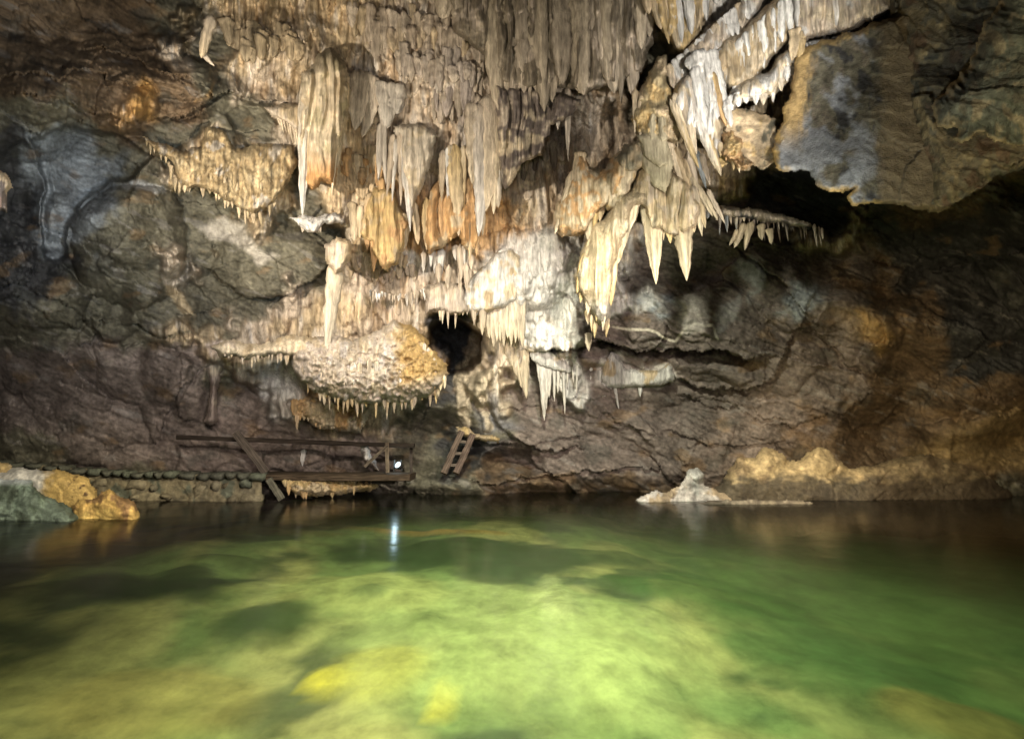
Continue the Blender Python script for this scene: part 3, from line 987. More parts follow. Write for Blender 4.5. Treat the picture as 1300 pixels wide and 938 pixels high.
def slab_left_gold(U_, V_, d):
    return ss(22, 8, np.abs(U_ - (1012 - .12 * (V_ - 100))) + 9 * fbm(U_ / 8, V_ / 20, 9, 3)) * ss(200, 150, V_)


Hs = 8.0
def slab_gold_low(U_, V_, d):
    return ss(9, 2, d + 4 * fbm(U_ / 9, V_ / 9, 3, 3)) * np.maximum(ss(1010, 990, U_), ss(225, 245, V_)) * 1.0 + ss(12, 3, d + 5 * fbm(U_ / 9, V_ / 9, 4, 3)) * ss(90, 50, V_) * .7


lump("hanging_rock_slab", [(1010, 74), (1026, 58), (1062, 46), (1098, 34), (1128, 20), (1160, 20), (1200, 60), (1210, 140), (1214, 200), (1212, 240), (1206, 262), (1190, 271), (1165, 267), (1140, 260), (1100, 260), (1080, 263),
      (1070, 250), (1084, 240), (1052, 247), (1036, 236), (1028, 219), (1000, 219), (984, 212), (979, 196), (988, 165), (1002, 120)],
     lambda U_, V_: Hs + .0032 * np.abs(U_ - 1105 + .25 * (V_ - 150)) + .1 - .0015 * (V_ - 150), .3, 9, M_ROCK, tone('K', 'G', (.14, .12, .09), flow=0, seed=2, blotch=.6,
     stain_shade=[(lambda U_, V_, d: slab_blue(U_, V_, d) * ss(1120, 1095, U_ + 10 * fbm(U_ / 20, V_ / 20, 7, 3)), (.27, .285, .31)), (slab_left_gold, (.42, .29, .13)), (slab_gold_low, (.50, .35, .14)),
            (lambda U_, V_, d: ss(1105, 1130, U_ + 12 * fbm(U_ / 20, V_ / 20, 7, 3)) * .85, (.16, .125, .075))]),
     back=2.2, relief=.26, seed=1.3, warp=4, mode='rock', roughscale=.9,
     label="broad angular slate grey slab of rock with golden rusty edges hanging from the ceiling", category="rock slab")


def edge_cream(U_, V_, d):
    return ss(7, 1, d + 2 * fbm(U_ / 9, V_ / 9, 3, 3)) * .8


lump("overhanging_rock", [(1380, -60), (1285, -40), (1262, 12), (1250, 30), (1240, 55), (1228, 84), (1210, 104), (1186, 128), (1184, 150), (1190, 164),
      (1214, 163), (1208, 178), (1222, 182), (1250, 170), (1262, 180), (1300, 186), (1380, 190)],
     7.6, .7, 36, M_ROCK, tone('G', (.10, .105, .08), (.20, .17, .11), flow=0, seed=5, blotch=.5, stain_shade=[(edge_cream, (.40, .31, .17))]),
     back=1.5, relief=.5, seed=3.1, warp=5, roughscale=1.0,
     label="dark greenish overhanging rock with pale broken edge at top right", category="rock")
lump("hanging_rock_block", [(1126, -60), (1400, -80), (1400, 215), (1300, 216), (1262, 226), (1235, 248), (1205, 262), (1180, 262), (1180, 230), (1160, 160), (1140, 80), (1128, 30)],
     8.4, .5, 30, M_ROCK, tone('G', (.20, .16, .09), (.13, .11, .07), 'B', flow=0, seed=8, blotch=.5), back=2.0, relief=.6, seed=5.1, warp=5, tilty=-.002, roughscale=.8,
     label="big olive brown ceiling block between the blue slab and the far right overhang", category="rock")
lump("rock_ledge", [(905, 142), (925, 132), (958, 140), (985, 150), (990, 200), (970, 216), (940, 205), (905, 214), (900, 180)], 8.9, .35, 16,
     M_ROCK, tone('G', 'T', 'Y', flow=0, seed=9, blotch=.5), back=1.2, relief=.3, seed=6.1,
     label="small layered brown ledge tucked left of the blue slab", category="rock")

# ------------------------------------------------------------------ upper curtain: long grey ribs
H_up = 9.35
t = thing("flowstone_curtain", "great curtain of long grey ribbed stalactites at top centre", "stalactite curtain", V(720, 60, H_up))
lump("curtain_back", [(560, -60), (835, -60), (832, 40), (818, 92), (790, 108), (765, 112), (745, 118), (700, 112), (650, 116), (632, 100), (612, 70), (575, 40)],
     H_up + .55, .35, 26, M_FLOW, tone('M', (.22, .18, .13), (.17, .14, .10), seed=4), parent=t, back=.5, relief=.3, mode='flow', seed=2.2)
UP = [(575, -50, 560, 30, 16), (592, -50, 580, 34, 14), (606, -50, 596, 44, 16), (618, -50, 610, 62, 15), (628, -50, 632, 140, 17), (640, -50, 641, 152, 12),
      (650, -50, 652, 138, 17), (662, -50, 665, 146, 18), (676, -50, 680, 132, 16), (687, -50, 690, 141, 17), (700, -50, 702, 130, 15),
      (712, -50, 714, 126, 16), (716, -50, 738, 132, 15), (728, -50, 744, 136, 18), (733, -30, 757, 100, 14), (758, -50, 762, 100, 15), (768, -50, 771, 122, 16),
      (778, -50, 781, 145, 19), (792, -50, 794, 118, 15), (803, -50, 805, 122, 16), (814, -50, 816, 76, 14), (825, -50, 826, 60, 12), (645, -50, 645, 120, 10), (671, -50, 672, 138, 9),
      (694, -50, 696, 120, 9), (736, -50, 748, 116, 9), (785, -50, 788, 132, 9)]
for i, (x0, y0, x1, y1, w_) in enumerate(UP):
    k = (i % 4) / 4
    rib(t, x0, y0, x1, y1, w_ * 1.5, H_up - random.uniform(-.2, .12), mixc((.30, .25, .17), (.20, .17, .13), k), mixc('C', 'M', .5 + .5 * k) * .85, flat=.75, rings=26,
        point=2.6 if w_ > 13 else 1.6)

t = thing("flowstone_curtain", "second lower row of pinkish grey stalactites just beneath the great grey curtain", "stalactite curtain", V(670, 170, 9.9))
lump("curtain_back", [(625, 105), (700, 115), (740, 125), (725, 150), (700, 160), (690, 200), (668, 205), (655, 225), (640, 246), (632, 200), (628, 150)],
     9.95, .3, 12, M_FLOW, tone('M', 'P', 'C', seed=6), parent=t, back=.8, relief=.3, mode='flow', seed=3.2)
for x0, y0, x1, y1, w_ in [(637, 100, 636, 248, 10), (648, 110, 648, 226, 12), (660, 110, 661, 180, 14), (669, 120, 671, 200, 11), (680, 110, 683, 168, 12), (693, 110, 695, 160, 12),
                           (706, 110, 708, 165, 13), (720, 110, 722, 205, 9), (642, 180, 643, 238, 8), (655, 170, 656, 210, 8)]:
    rib(t, x0, y0, x1, y1, w_, 9.75, 'M', mixc('M', 'W', .4))

# ------------------------------------------------------------------ cream drapery at left centre
Hd = 9.55
t = thing("flowstone_drapery", "tall cream and yellow drapery with a rounded cap, hanging left of the orange ones", "drapery", V(410, 170, Hd))
lump("cap", [(380, 110), (384, 92), (398, 80), (404, 66), (420, 60), (434, 70), (442, 88), (446, 110), (442, 150), (434, 190), (425, 235), (410, 232), (398, 243), (388, 238), (378, 190)],
     Hd + .1, .45, 16, M_FLOW, tone((.40, .34, .22), 'C', 'T', seed=7, stain_shade=[(lambda U_, V_, d: ss(185, 225, V_) * .9, (.42, .22, .08)), (lambda U_, V_, d: ss(95, 75, V_) * .7, (.16, .13, .08))]),
     parent=t, back=.9, relief=.16, mode='flow', seed=4.2)
for x0, y0, x1, y1, w_, a, b in [(390, 96, 383, 278, 15, 'C', 'W'), (400, 92, 392, 242, 13, 'C', 'C'), (408, 100, 402, 216, 15, 'M', 'C'), (420, 90, 407, 234, 14, 'Y', 'C'),
                                 (430, 96, 415, 206, 10, 'C', 'Y'), (437, 98, 421, 248, 10, 'C', 'C'), (441, 104, 428, 214, 8, 'T', 'C'), (395, 92, 398, 160, 10, 'C', 'C')]:
    rib(t, x0, y0, x1, y1, w_, Hd - .25, mixc(a, 'T', .15), b, flat=.6, rings=24, point=1.3)
t = thing("stalactite_fringe", "fringe of thin pale straws just left of the tall cream drapery", "stalactite fringe", V(365, 160, 9.3))
lump("fringe_root", [(335, 135), (385, 130), (388, 160), (378, 168), (362, 156), (345, 150)], 9.9, .25, 8, M_FLOW, tone('M', 'T', seed=3), parent=t, back=.9, relief=.1, mode='flow')
for i, x in enumerate(range(348, 386, 4)):
    rib(t, x - 3, 138, x + 4, 150 + (x - 345) * 1.35 + random.uniform(-5, 5), 4.6, 9.7, 'M', 'C', sides=8, rings=9)
t = thing("stalactite_cluster", "grey ribbed lobes right of the tall cream drapery", "stalactites", V(470, 130, 9.6))
for x0, y0, x1, y1, w_ in [(458, 92, 452, 166, 22), (466, 92, 462, 160, 18), (478, 110, 458, 184, 13), (476, 98, 470, 150, 15), (448, 95, 446, 150, 13)]:
    rib(t, x0, y0, x1, y1, w_ * 1.2, 10.0, 'M', mixc('M', 'W', .3), flat=.6, point=1.8)
t = thing("stalactite_cluster", "pale bluish lobes hanging above the white spear stalactite", "stalactites", V(492, 140, 9.5))
for x0, y0, x1, y1, w_ in [(488, 104, 490, 168, 20), (498, 105, 494, 160, 15), (486, 140, 490, 235, 9), (508, 108, 503, 150, 14), (484, 155, 480, 230, 8)]:
    rib(t, x0, y0, x1, y1, w_ * 1.1, 9.95, mixc('M', 'W', .3), mixc('M', 'W', .6), flat=.7, point=1.6)

# ------------------------------------------------------------------ orange and white draperies of the middle
Hm = 9.9
t = thing("flowstone_drapery", "long white spear shaped stalactites over the orange flowstone", "drapery", V(520, 230, Hm))
lump("drapery_root", [(498, 160), (520, 156), (545, 158), (556, 170), (550, 200), (540, 230), (527, 260), (520, 280), (514, 240), (506, 200)], Hm + .15, .3, 12, M_FLOW,
     tone('M', (.5, .44, .36), 'C', seed=8), parent=t, back=1.0, relief=.18, mode='flow', seed=1.7)
for x0, y0, x1, y1, w_, c in [(517, 165, 520, 294, 15, 'W'), (508, 168, 509, 262, 9, 'M'), (530, 164, 530, 243, 10, 'M'), (540, 165, 536, 238, 9, 'C'), (500, 170, 489, 262, 8, 'M'),
                              (503, 176, 498, 258, 6, 'W'), (524, 165, 526, 230, 9, 'C'), (546, 166, 541, 215, 9, 'M')]:
    rib(t, x0, y0, x1, y1, w_ * 1.15, Hm - .15, mixc('M', c, .5), c, flat=.65, rings=22)
t = thing("flowstone_drapery", "yellow and white pair of blunt spears above the orange bank", "drapery", V(578, 240, Hm))
for x0, y0, x1, y1, w_, a, b in [(577, 182, 582, 300, 17, 'Y', 'C'), (569, 186, 569, 266, 8, 'W', 'W'), (588, 184, 588, 270, 8, 'C', 'Y'), (572, 184, 576, 240, 11, 'C', 'Y'), (562, 190, 561, 256, 9, 'M', 'T')]:
    rib(t, x0, y0, x1, y1, w_, Hm - .1, a, b, flat=.65, rings=22, point=1.5)
Ho = 10.15
t = thing("flowstone_drapery", "broad burnt orange drapery with dark pointed hem beside the white pillar", "drapery", V(570, 290, Ho))
lump("drapery_root", [(545, 240), (560, 225), (585, 262), (600, 225), (610, 240), (610, 300), (603, 322), (592, 318), (582, 300), (565, 312), (543, 325), (536, 300), (538, 270)], Ho + .1, .3, 12, M_FLOW,
     tone('O', (.46, .28, .13), 'T', seed=1), parent=t, back=1.0, relief=.2, mode='flow', seed=2.7)
for x0, y0, x1, y1, w_, a, b in [(596, 225, 596, 332, 15, 'O', 'T'), (604, 215, 605, 326, 12, 'C', 'O'), (588, 240, 589, 306, 12, 'O', 'O'), (573, 250, 572, 306, 12, 'O', 'Y'),
                                 (562, 245, 560, 312, 13, 'O', 'O'), (550, 250, 548, 322, 12, 'T', 'O'), (541, 250, 541, 318, 10, 'Y', 'T'), (612, 230, 613, 300, 9, 'C', 'C')]:
    rib(t, x0, y0, x1, y1, w_, Ho - .2, a, b, flat=.65, rings=20, point=1.5)
t = thing("flowstone_drapery", "orange tongues with blunt drips left of the white spears' tips", "drapery", V(490, 290, Ho))
lump("drapery_root", [(460, 265), (475, 235), (500, 240), (520, 285), (515, 310), (505, 335), (492, 345), (478, 335), (470, 310), (455, 300)], Ho + .15, .3, 12, M_FLOW,
     tone('O', 'Y', 'T', seed=3), parent=t, back=1.0, relief=.2, mode='flow', seed=5.7)
for x0, y0, x1, y1, w_, a, b in [(480, 240, 474, 345, 15, 'O', 'O'), (490, 255, 492, 338, 16, 'Y', 'O'), (500, 262, 503, 330, 13, 'T', 'Y'), (470, 245, 466, 318, 12, 'T', 'O'),
                                 (512, 270, 514, 322, 12, 'T', 'C'), (484, 225, 486, 280, 9, 'O', 'Y'), (525, 255, 532, 318, 10, 'C', 'T'), (458, 260, 456, 305, 10, 'C', 'T'), (447, 255, 450, 315, 12, 'T', 'C')]:
    rib(t, x0, y0, x1, y1, w_, Ho - .12, a, b, flat=.65, rings=20, point=1.6)
t = thing("flowstone_drapery", "smooth white pillar like drapery between orange drapery and dark cleft", "drapery", V(622, 240, 9.6))
for x0, y0, x1, y1, w_, a, b in [(622, 120, 616, 290, 24, 'M', 'C'), (611, 130, 607, 300, 18, 'M', 'W'), (632, 140, 626, 272, 15, 'C', 'C'), (600, 130, 600, 250, 18, 'M', 'C'), (634, 200, 632, 268, 8, 'W', 'C')]:
    rib(t, x0, y0, x1, y1, w_ * 1.2, 9.75, a, b, flat=.55, rings=24, point=1.7)
t = thing("stalactite_fringe", "small frosty white stalactites crowded under the orange drapery", "stalactite fringe", V(560, 335, 10.2))
fringe(t, [(535, 330), (560, 326), (590, 322), (600, 335), (585, 352), (555, 345)], 26, (12, 34), (6, 12), 10.35, ['M', 'M', 'W'], flat=.5, up=12)
t = thing("stalactite_fringe", "jagged pale fringe hanging over the dark hole in the wall", "stalactite fringe", V(565, 395, 10.6))
lump("fringe_root", [(538, 365), (565, 355), (592, 365), (596, 395), (585, 402), (560, 398), (540, 400)], 10.8, .25, 8, M_FLOW, tone('M', (.40, .34, .29), seed=3), parent=t, back=.8, relief=.15, mode='flow')
fringe(t, [(540, 384), (560, 388), (590, 392), (612, 404)], 22, (8, 27), (5, 10), 10.6, ['M', 'M', 'C'], up=14)
t = thing("stalactite_fringe", "row of tiny bluish white needles left of the dark hole", "stalactite fringe", V(500, 376, 10.6))
fringe(t, [(470, 372), (490, 376), (512, 378), (540, 368)], 26, (5, 14), (3, 5), 10.75, ['M', 'W', 'M'])

# tiers of fused tongues lying on the wall of the middle
for lab, pts_, n__, ln, wd, cols_ in [
        ("tier of fused grey brown tongues high on the wall left of the great grey curtain", [(446, 30), (480, 44), (520, 38), (560, 46), (590, 50)], 26, (24, 62), (10, 20), ['M', 'T', (.36, .29, .22)]),
        ("tier of fused grey tongues below the left end of the great grey curtain", [(505, 80), (540, 88), (575, 84), (612, 92)], 22, (22, 52), (8, 17), ['M', (.40, .34, .29)]),
        ("tier of fused mauve grey tongues over the yellow and white spears", [(548, 128), (575, 136), (600, 130), (625, 140)], 18, (18, 46), (7, 15), ['M', 'M', (.38, .32, .28)]),
        ("shadowed tier of tongues between the second curtain row and the fan shaped drapery", [(650, 205), (672, 196), (696, 190), (720, 185)], 18, (16, 44), (7, 14), ['M', 'P', (.30, .26, .23)]),
        ("tan tongues on the wall between the cream drapery and the orange tongues", [(440, 200), (455, 215), (472, 210), (485, 222)], 15, (16, 40), (7, 14), ['T', 'O', 'C']),
        ("soft tan tongues on the ceiling left of the cream drapery", [(288, 40), (320, 60), (350, 52), (382, 62)], 18, (18, 48), (9, 18), ['T', (.34, .27, .18)]),
        ("grey pink tongues above the tall tusk like stalactite", [(440, 330), (465, 340), (500, 338), (530, 342)], 20, (10, 28), (6, 12), ['M', 'C', 'T'])]:
    mid_ = pts_[len(pts_) // 2]
    t = thing("flowstone_tier", lab, "flowstone", V(mid_[0], mid_[1], hw(mid_[0], mid_[1])))
    for i in range(n__):
        x, y = along(pts_, (i + .5 + random.uniform(-.4, .4)) / n__)
        y += random.uniform(-12, 12)
        l = random.uniform(*ln)
        rib(t, x - random.uniform(-1, 2), y - l * .45, x + random.uniform(-1.5, 1.5), y + l * .55, random.uniform(*wd), hw(x, y, .04, 6), random.choice(cols_), random.choice(cols_), flat=.85, rings=15, point=random.uniform(1.1, 2.2))

# ------------------------------------------------------------------ golden straw mat at left
Hq = 9.95
t = thing("flowstone_mat", "golden straw like flowstone mat with bristly lower edge at left", "flowstone", V(290, 225, Hq))
mat_poly = [(178, 172), (205, 182), (235, 192), (252, 185), (262, 160), (285, 165), (300, 190), (330, 182), (372, 182), (378, 205), (366, 235), (350, 256), (322, 272), (300, 264), (284, 252),
            (262, 240), (238, 240), (226, 232), (218, 206), (196, 190)]
lump("mat_body", mat_poly, Hq + .55, .3, 10, M_FLOW, tone((.40, .32, .20), (.34, .26, .15), (.30, .22, .12), (.38, .33, .27), seed=5, streak=.9), parent=t, back=1.2, relief=.22, mode='straw', seed=3.9)
hem = [(180, 176), (210, 196), (224, 232), (240, 240), (264, 240), (286, 254), (304, 266), (322, 274), (348, 260)]
fringe(t, hem, 46, (6, 17), (3.5, 7), Hq + .45, ['T', 'T', (.36, .28, .16)])
fringe(t, [(250, 215), (280, 225), (310, 240), (350, 230)], 26, (10, 24), (4, 7), Hq + .22, [(.36, .28, .16), 'T'], flat=.5)
t = thing("leaning_stalactite", "short crooked rod of pale stone leaning on the dark ceiling at upper left", "stalactite", V(264, 50, 8.6))
rib(t, 269, 20, 255, 74, 10, 8.4, 'M', 'T', name="rod", point=3.5)
rib(t, 258, 68, 272, 84, 9, 8.5, 'M', 'M', name="rod_foot")

# ------------------------------------------------------------------ long lone stalactite
t = thing("lone_stalactite", "long smooth cream stalactite hanging alone like a tusk in front of the shelf", "stalactite", V(424, 390, 9.0))
rib(t, 429, 322, 412, 455, 18, 9.6, 'C', mixc('C', 'W', .4), flat=.85, rings=30, sides=14, point=1.3, name="tusk", bend=.12, belly=.15)
lump("tusk_root", [(410, 312), (428, 300), (446, 305), (448, 325), (436, 345), (424, 350), (414, 335)], 9.6, .35, 9, M_FLOW, tone('M', 'T', seed=2), parent=t, back=1.2, relief=.1, mode='flow')
t = thing("flowstone_patch", "white crust with hanging lip under the tip of the cream drapery", "flowstone", V(395, 285, 9.9))
lump("crust", [(366, 276), (385, 272), (400, 276), (420, 270), (440, 272), (436, 285), (412, 284), (406, 296), (395, 297), (378, 288)], 10.3, .2, 9, M_FLOW, tone('W', 'W', 'M', seed=2), parent=t, back=.9, relief=.12, mode='cauli')
fringe(t, [(372, 284), (395, 296), (410, 290), (432, 284)], 6, (4, 9), (3, 5), 10.2, ['M'])

# ------------------------------------------------------------------ cauliflower shelf
Hh = 10.4
t = thing("flowstone_shelf", "bulging pink and white cauliflower shelf with spiky underside, left of the dark hole", "flowstone shelf", V(470, 470, Hh))


def shelf_gold(U_, V_, d):
    return ss(490, 520, U_ + 14 * fbm(U_ / 12, V_ / 12, 2, 3)) * ss(500, 470, V_ + .25 * (U_ - 540)) * .95


lump("shelf_body", [(370, 440), (395, 428), (420, 425), (450, 430), (480, 418), (500, 405), (520, 412), (538, 424), (552, 446), (572, 470), (560, 492), (545, 504), (520, 512), (490, 512), (455, 514),
                    (430, 508), (405, 500), (385, 490), (372, 470)],
     Hh + .2, 1.1, 38, M_FLOW, tone((.50, .45, .42), 'M', (.50, .43, .37), (.45, .37, .27), seed=6, stain_shade=[(shelf_gold, (.40, .26, .10))]), parent=t, back=1.5, relief=.2, mode='cauli', seed=4.4, warp=5)
fringe(t, [(385, 480), (405, 492), (430, 503), (455, 509), (490, 508), (520, 507), (548, 498), (565, 484)], 52, (8, 22), (4, 8), Hh - .25, ['C', 'T', 'M', 'Y'], up=10)
fringe(t, [(495, 425), (520, 430), (545, 450), (556, 470)], 22, (14, 32), (5, 8), Hh - .62, ['Y', 'Y', 'O', 'W'], flat=.4, up=8)
fringe(t, [(395, 452), (430, 470), (470, 462), (500, 470), (530, 475)], 24, (10, 22), (5, 9), Hh - .95, ['W', 'M', 'C'], flat=.35, up=6)
t = thing("flowstone_shelf", "thin shaggy tan ledge running left from the cauliflower shelf", "flowstone shelf", V(330, 445, 10.3))
lump("shelf_body", [(265, 440), (290, 430), (330, 436), (370, 424), (410, 430), (415, 450), (385, 456), (350, 452), (310, 458), (280, 452)], 10.4, .5, 14, M_FLOW, tone('T', 'C', 'M', seed=7),
     parent=t, back=1.2, relief=.2, mode='straw')
fringe(t, [(285, 448), (310, 452), (350, 448), (385, 452), (410, 452)], 34, (6, 15), (3, 6), 10.05, ['T', 'C', 'M'])
t = thing("flowstone_drapery", "rusty orange and cream drapery under the cauliflower shelf", "drapery", V(420, 530, 10.6))
lump("drapery_root", [(368, 512), (390, 500), (430, 508), (470, 515), (466, 535), (458, 548), (430, 548), (405, 545), (385, 532), (370, 528)], hw(420, 530, .25), .35, 14, M_FLOW,
     tone('O', 'C', 'T', seed=3, stain_shade=[(lambda U_, V_, d: ss(400, 385, U_) * .8, 'O')]), parent=t, back=1.0, relief=.25, mode='cauli')
for i in range(20):
    x = 372 + i * 4.8 + random.uniform(-1, 1)
    rib(t, x, 506, x + random.uniform(-2, 2), random.uniform(524, 546), random.uniform(7, 11), hw(420, 530, .6), 'O' if x < 400 else random.choice(['C', 'W', 'T']), random.choice(['C', 'T', 'O']), sides=8, rings=9, point=1.6)

t = thing("flowstone_column", "forked pinkish flowstone column at the left of the lower wall", "column", V(268, 490, 10.6))
hc = hw(268, 500, .3)
lump("column_shaft", [(256, 440), (270, 434), (292, 432), (300, 444), (290, 458), (282, 472), (278, 495), (276, 515), (279, 535), (268, 541), (258, 536), (264, 515), (266, 490), (262, 470), (250, 482), (242, 496), (240, 482), (250, 465)],
     hc + .1, .3, 9, M_FLOW, tone('M', (.30, .24, .21), (.24, .185, .16), seed=4, stain_shade=[(lambda U_, V_, d: ss(475, 445, V_) * .6, 'C')]), parent=t, back=.9, relief=.14, mode='flow', seed=1.1, warp=2)
rib(t, 262, 455, 242, 498, 11, hc, 'T', 'T', name="column_fork", point=1.4)

# ------------------------------------------------------------------ hanging mass of the middle right
Hp = 9.0
t = thing("flowstone_pendant", "massive golden pendant of fluted flowstone hanging at centre right", "pendant", V(765, 340, Hp))
pend_col = tone((.46, .36, .22), 'T', 'T', 'C', seed=9, streak=.5, stain_shade=[(lambda U_, V_, d: ss(300, 262, V_) * .45, (.26, .21, .16)), (lambda U_, V_, d: ss(372, 395, V_) * .6, 'W')])
lump("pendant_body", [(752, 282), (765, 276), (780, 252), (806, 236), (832, 232), (830, 262), (806, 268), (798, 300), (786, 330), (782, 360), (776, 400), (768, 418), (757, 410), (744, 392), (732, 372), (728, 350), (738, 318)],
     Hp + .35, .85, 28, M_FLOW, pend_col, parent=t, back=1.2, relief=.22, mode='flow', seed=6.6, warp=2)
for x0, y0, x1, y1, w_, a, b in [(752, 300, 737, 385, 16, 'T', 'Y'), (758, 290, 746, 400, 16, 'T', 'C'), (765, 286, 757, 408, 16, 'M', 'Y'), (773, 286, 766, 420, 14, 'T', 'C'), (780, 280, 775, 398, 14, 'C', 'Y'),
                                 (790, 262, 784, 345, 14, 'C', 'C'), (798, 255, 792, 318, 13, 'C', 'C'), (745, 320, 732, 372, 12, 'Y', 'Y'), (806, 250, 800, 292, 12, 'C', 'C'), (786, 290, 788, 330, 10, 'W', 'Y')]:
    rib(t, x0, y0, x1, y1, w_, Hp - .32, a, b, flat=.4, rings=22, point=1.5)
fringe(t, [(742, 395), (757, 402), (776, 405)], 8, (14, 28), (6, 9), Hp - .05, ['C', 'Y', 'C'])

t = thing("flowstone_drapery", "fan shaped cream and orange drapery left of the golden pendant", "drapery", V(735, 260, 8.7))
lump("fan_body", [(722, 232), (732, 195), (740, 192), (750, 212), (768, 212), (788, 190), (806, 180), (815, 195), (806, 215), (792, 240), (775, 262), (760, 272), (748, 296), (735, 300), (712, 300), (702, 292), (704, 262)],
     9.3, .6, 20, M_FLOW, tone('C', 'T', 'O', 'C', seed=5, streak=.5), parent=t, back=1.4, relief=.2, mode='flow', seed=7.1, warp=3)
for x0, y0, x1, y1, w_, a, b in [(730, 215, 705, 298, 12, 'C', 'C'), (733, 210, 715, 300, 12, 'C', 'T'), (736, 206, 724, 294, 12, 'C', 'O'), (742, 210, 736, 304, 12, 'T', 'T'), (748, 216, 746, 315, 13, 'T', 'C'),
                                 (756, 220, 754, 296, 13, 'O', 'Y'), (764, 218, 762, 285, 12, 'O', 'T'), (736, 192, 732, 240, 12, 'T', 'C')]:
    rib(t, x0, y0, x1, y1, w_ * 1.15, 8.78, a, b, flat=.45, rings=20, point=1.5)
for k_, (pp, c_) in enumerate([([(766, 262), (768, 220), (782, 200), (800, 190), (812, 200), (808, 228), (796, 250), (782, 266), (772, 270)], ('T', 'C', 'Y')),
                               ([(780, 205), (790, 186), (806, 180), (820, 190), (818, 214), (800, 222), (786, 218)], ((.20, .18, .13), 'T'))]):
    lump("rounded_lobe", pp, 8.95 - .1 * k_, .4, 13, M_FLOW, tone(*c_, seed=k_), parent=t, back=1, relief=.08, mode='flow')

t = thing("flowstone_drapery", "row of cream blades ending in long flat tips right of the golden pendant", "drapery", V(845, 280, 8.3))
lump("blade_root", [(805, 215), (822, 205), (850, 215), (880, 235), (892, 262), (884, 290), (868, 300), (846, 300), (826, 290), (812, 262), (800, 250)], 9.2, .4, 16, M_FLOW, tone('C', 'T', 'M', seed=11, streak=.5),
     parent=t, back=1.2, relief=.2, mode='flow', seed=8.8)
for x0, y0, x1, y1, w_, a, b in [(828, 225, 832, 361, 18, 'T', 'C'), (818, 225, 818, 290, 11, 'C', 'C'), (838, 225, 842, 305, 11, 'M', 'T'), (848, 230, 852, 318, 12, 'C', 'Y'), (856, 228, 860, 300, 11, 'M', 'W'),
                                 (866, 235, 871, 357, 20, 'T', 'C'), (873, 235, 882, 302, 11, 'C', 'T'), (880, 235, 892, 300, 9, 'M', 'C'), (810, 230, 806, 262, 9, 'C', 'C'), (843, 225, 846, 300, 9, 'W', 'C'), (885, 250, 896, 290, 8, 'T', 'T')]:
    rib(t, x0, y0, x1, y1, w_, 8.85, a, b, flat=.4, rings=24, point=1.7, belly=.25)

t = thing("flowstone_shells", "overlapping smooth olive shell shaped plates above the cream blades", "flowstone", V(842, 205, 7.9))
for k_, pp in enumerate([[(806, 180), (824, 172), (846, 178), (856, 205), (852, 232), (844, 246), (830, 238), (816, 215)], [(808, 172), (824, 166), (846, 170), (850, 196), (848, 210), (836, 214), (818, 200)],
                         [(824, 140), (834, 142), (834, 176), (826, 182), (820, 170)], [(836, 142), (846, 148), (848, 178), (840, 184), (834, 176)]]):
    lump("shell_plate", pp, 8.6 - .12 * (k_ > 0) - .06 * (k_ > 1), .16, 12, M_FLOW, tone((.38, .33, .23), (.42, .37, .26), seed=k_, streak=.1, blotch=.12), parent=t, back=.8, relief=.03, mode='smooth', warp=1.5)
t = thing("flowstone_curtain", "shaggy olive brown flowstone column above the shell shaped plates", "stalactite curtain", V(822, 130, 8.4))
lump("curtain_back", [(835, 72), (848, 70), (850, 110), (868, 150), (870, 180), (850, 182), (820, 178), (806, 170), (802, 150), (808, 120), (822, 95)], 8.9, .4, 16, M_FLOW, tone('T', (.30, .24, .14), 'Y', seed=3, streak=.5),
     parent=t, back=1.2, relief=.25, mode='straw', seed=2)
fringe(t, [(806, 130), (815, 140), (832, 135), (850, 140), (865, 150)], 22, (18, 40), (6, 10), 8.55, ['T', 'Y', 'C', 'M'], flat=.5, up=20)
t = thing("stalactite_cluster", "slanting narrow stalactites between the shell plates and the white cascade", "stalactites", V(880, 220, 8.3))
for x0, y0, x1, y1, w_, a in [(848, 175, 868, 240, 12, 'C'), (856, 185, 880, 250, 10, 'T'), (866, 200, 892, 262, 9, 'T'), (874, 190, 886, 245, 10, 'M'), (884, 190, 896, 240, 8, 'S'), (890, 195, 901, 236, 8, 'M'), (876, 222, 905, 275, 8, 'C'),
                              (886, 236, 912, 280, 7, 'C'), (898, 240, 920, 284, 7, 'M')]:
    rib(t, x0, y0, x1, y1, w_, 8.9, a, a, flat=.6, rings=14, point=1.5)
t = thing("stalactite_fringe", "row of small mixed stalactites in shadow right of the cream blades", "stalactite fringe", V(925, 280, 9.2))
lump("fringe_root", [(885, 255), (915, 262), (950, 262), (990, 270), (1030, 284), (1028, 292), (980, 284), (940, 280), (900, 275)], 9.9, .3, 9, M_FLOW, tone('P', 'M', 'K', seed=3), parent=t, back=1.2, relief=.2, mode='flow')
fringe(t, [(888, 268), (920, 276), (950, 275)], 20, (10, 24), (4, 7), 9.6, ['M', 'C', 'P', 'S'])
fringe(t, [(950, 272), (990, 278), (1045, 292)], 28, (14, 30), (3, 5), 9.7, ['P', 'B', 'M'], lean=.15)
t = thing("flowstone_patch", "cluster of small pale tongues under the left end of the dark fringe", "flowstone", V(940, 300, 9.9))
for x0, y0, x1, y1, w_ in [(945, 282, 932, 315, 12), (955, 280, 945, 318, 11), (965, 284, 968, 305, 12), (975, 290, 980, 310, 10), (938, 290, 926, 312, 8)]:
    rib(t, x0, y0, x1, y1, w_, 9.7, 'T', 'C', rings=10, point=1.4)

# ------------------------------------------------------------------ white cascade at the top right
Hc = 8.6


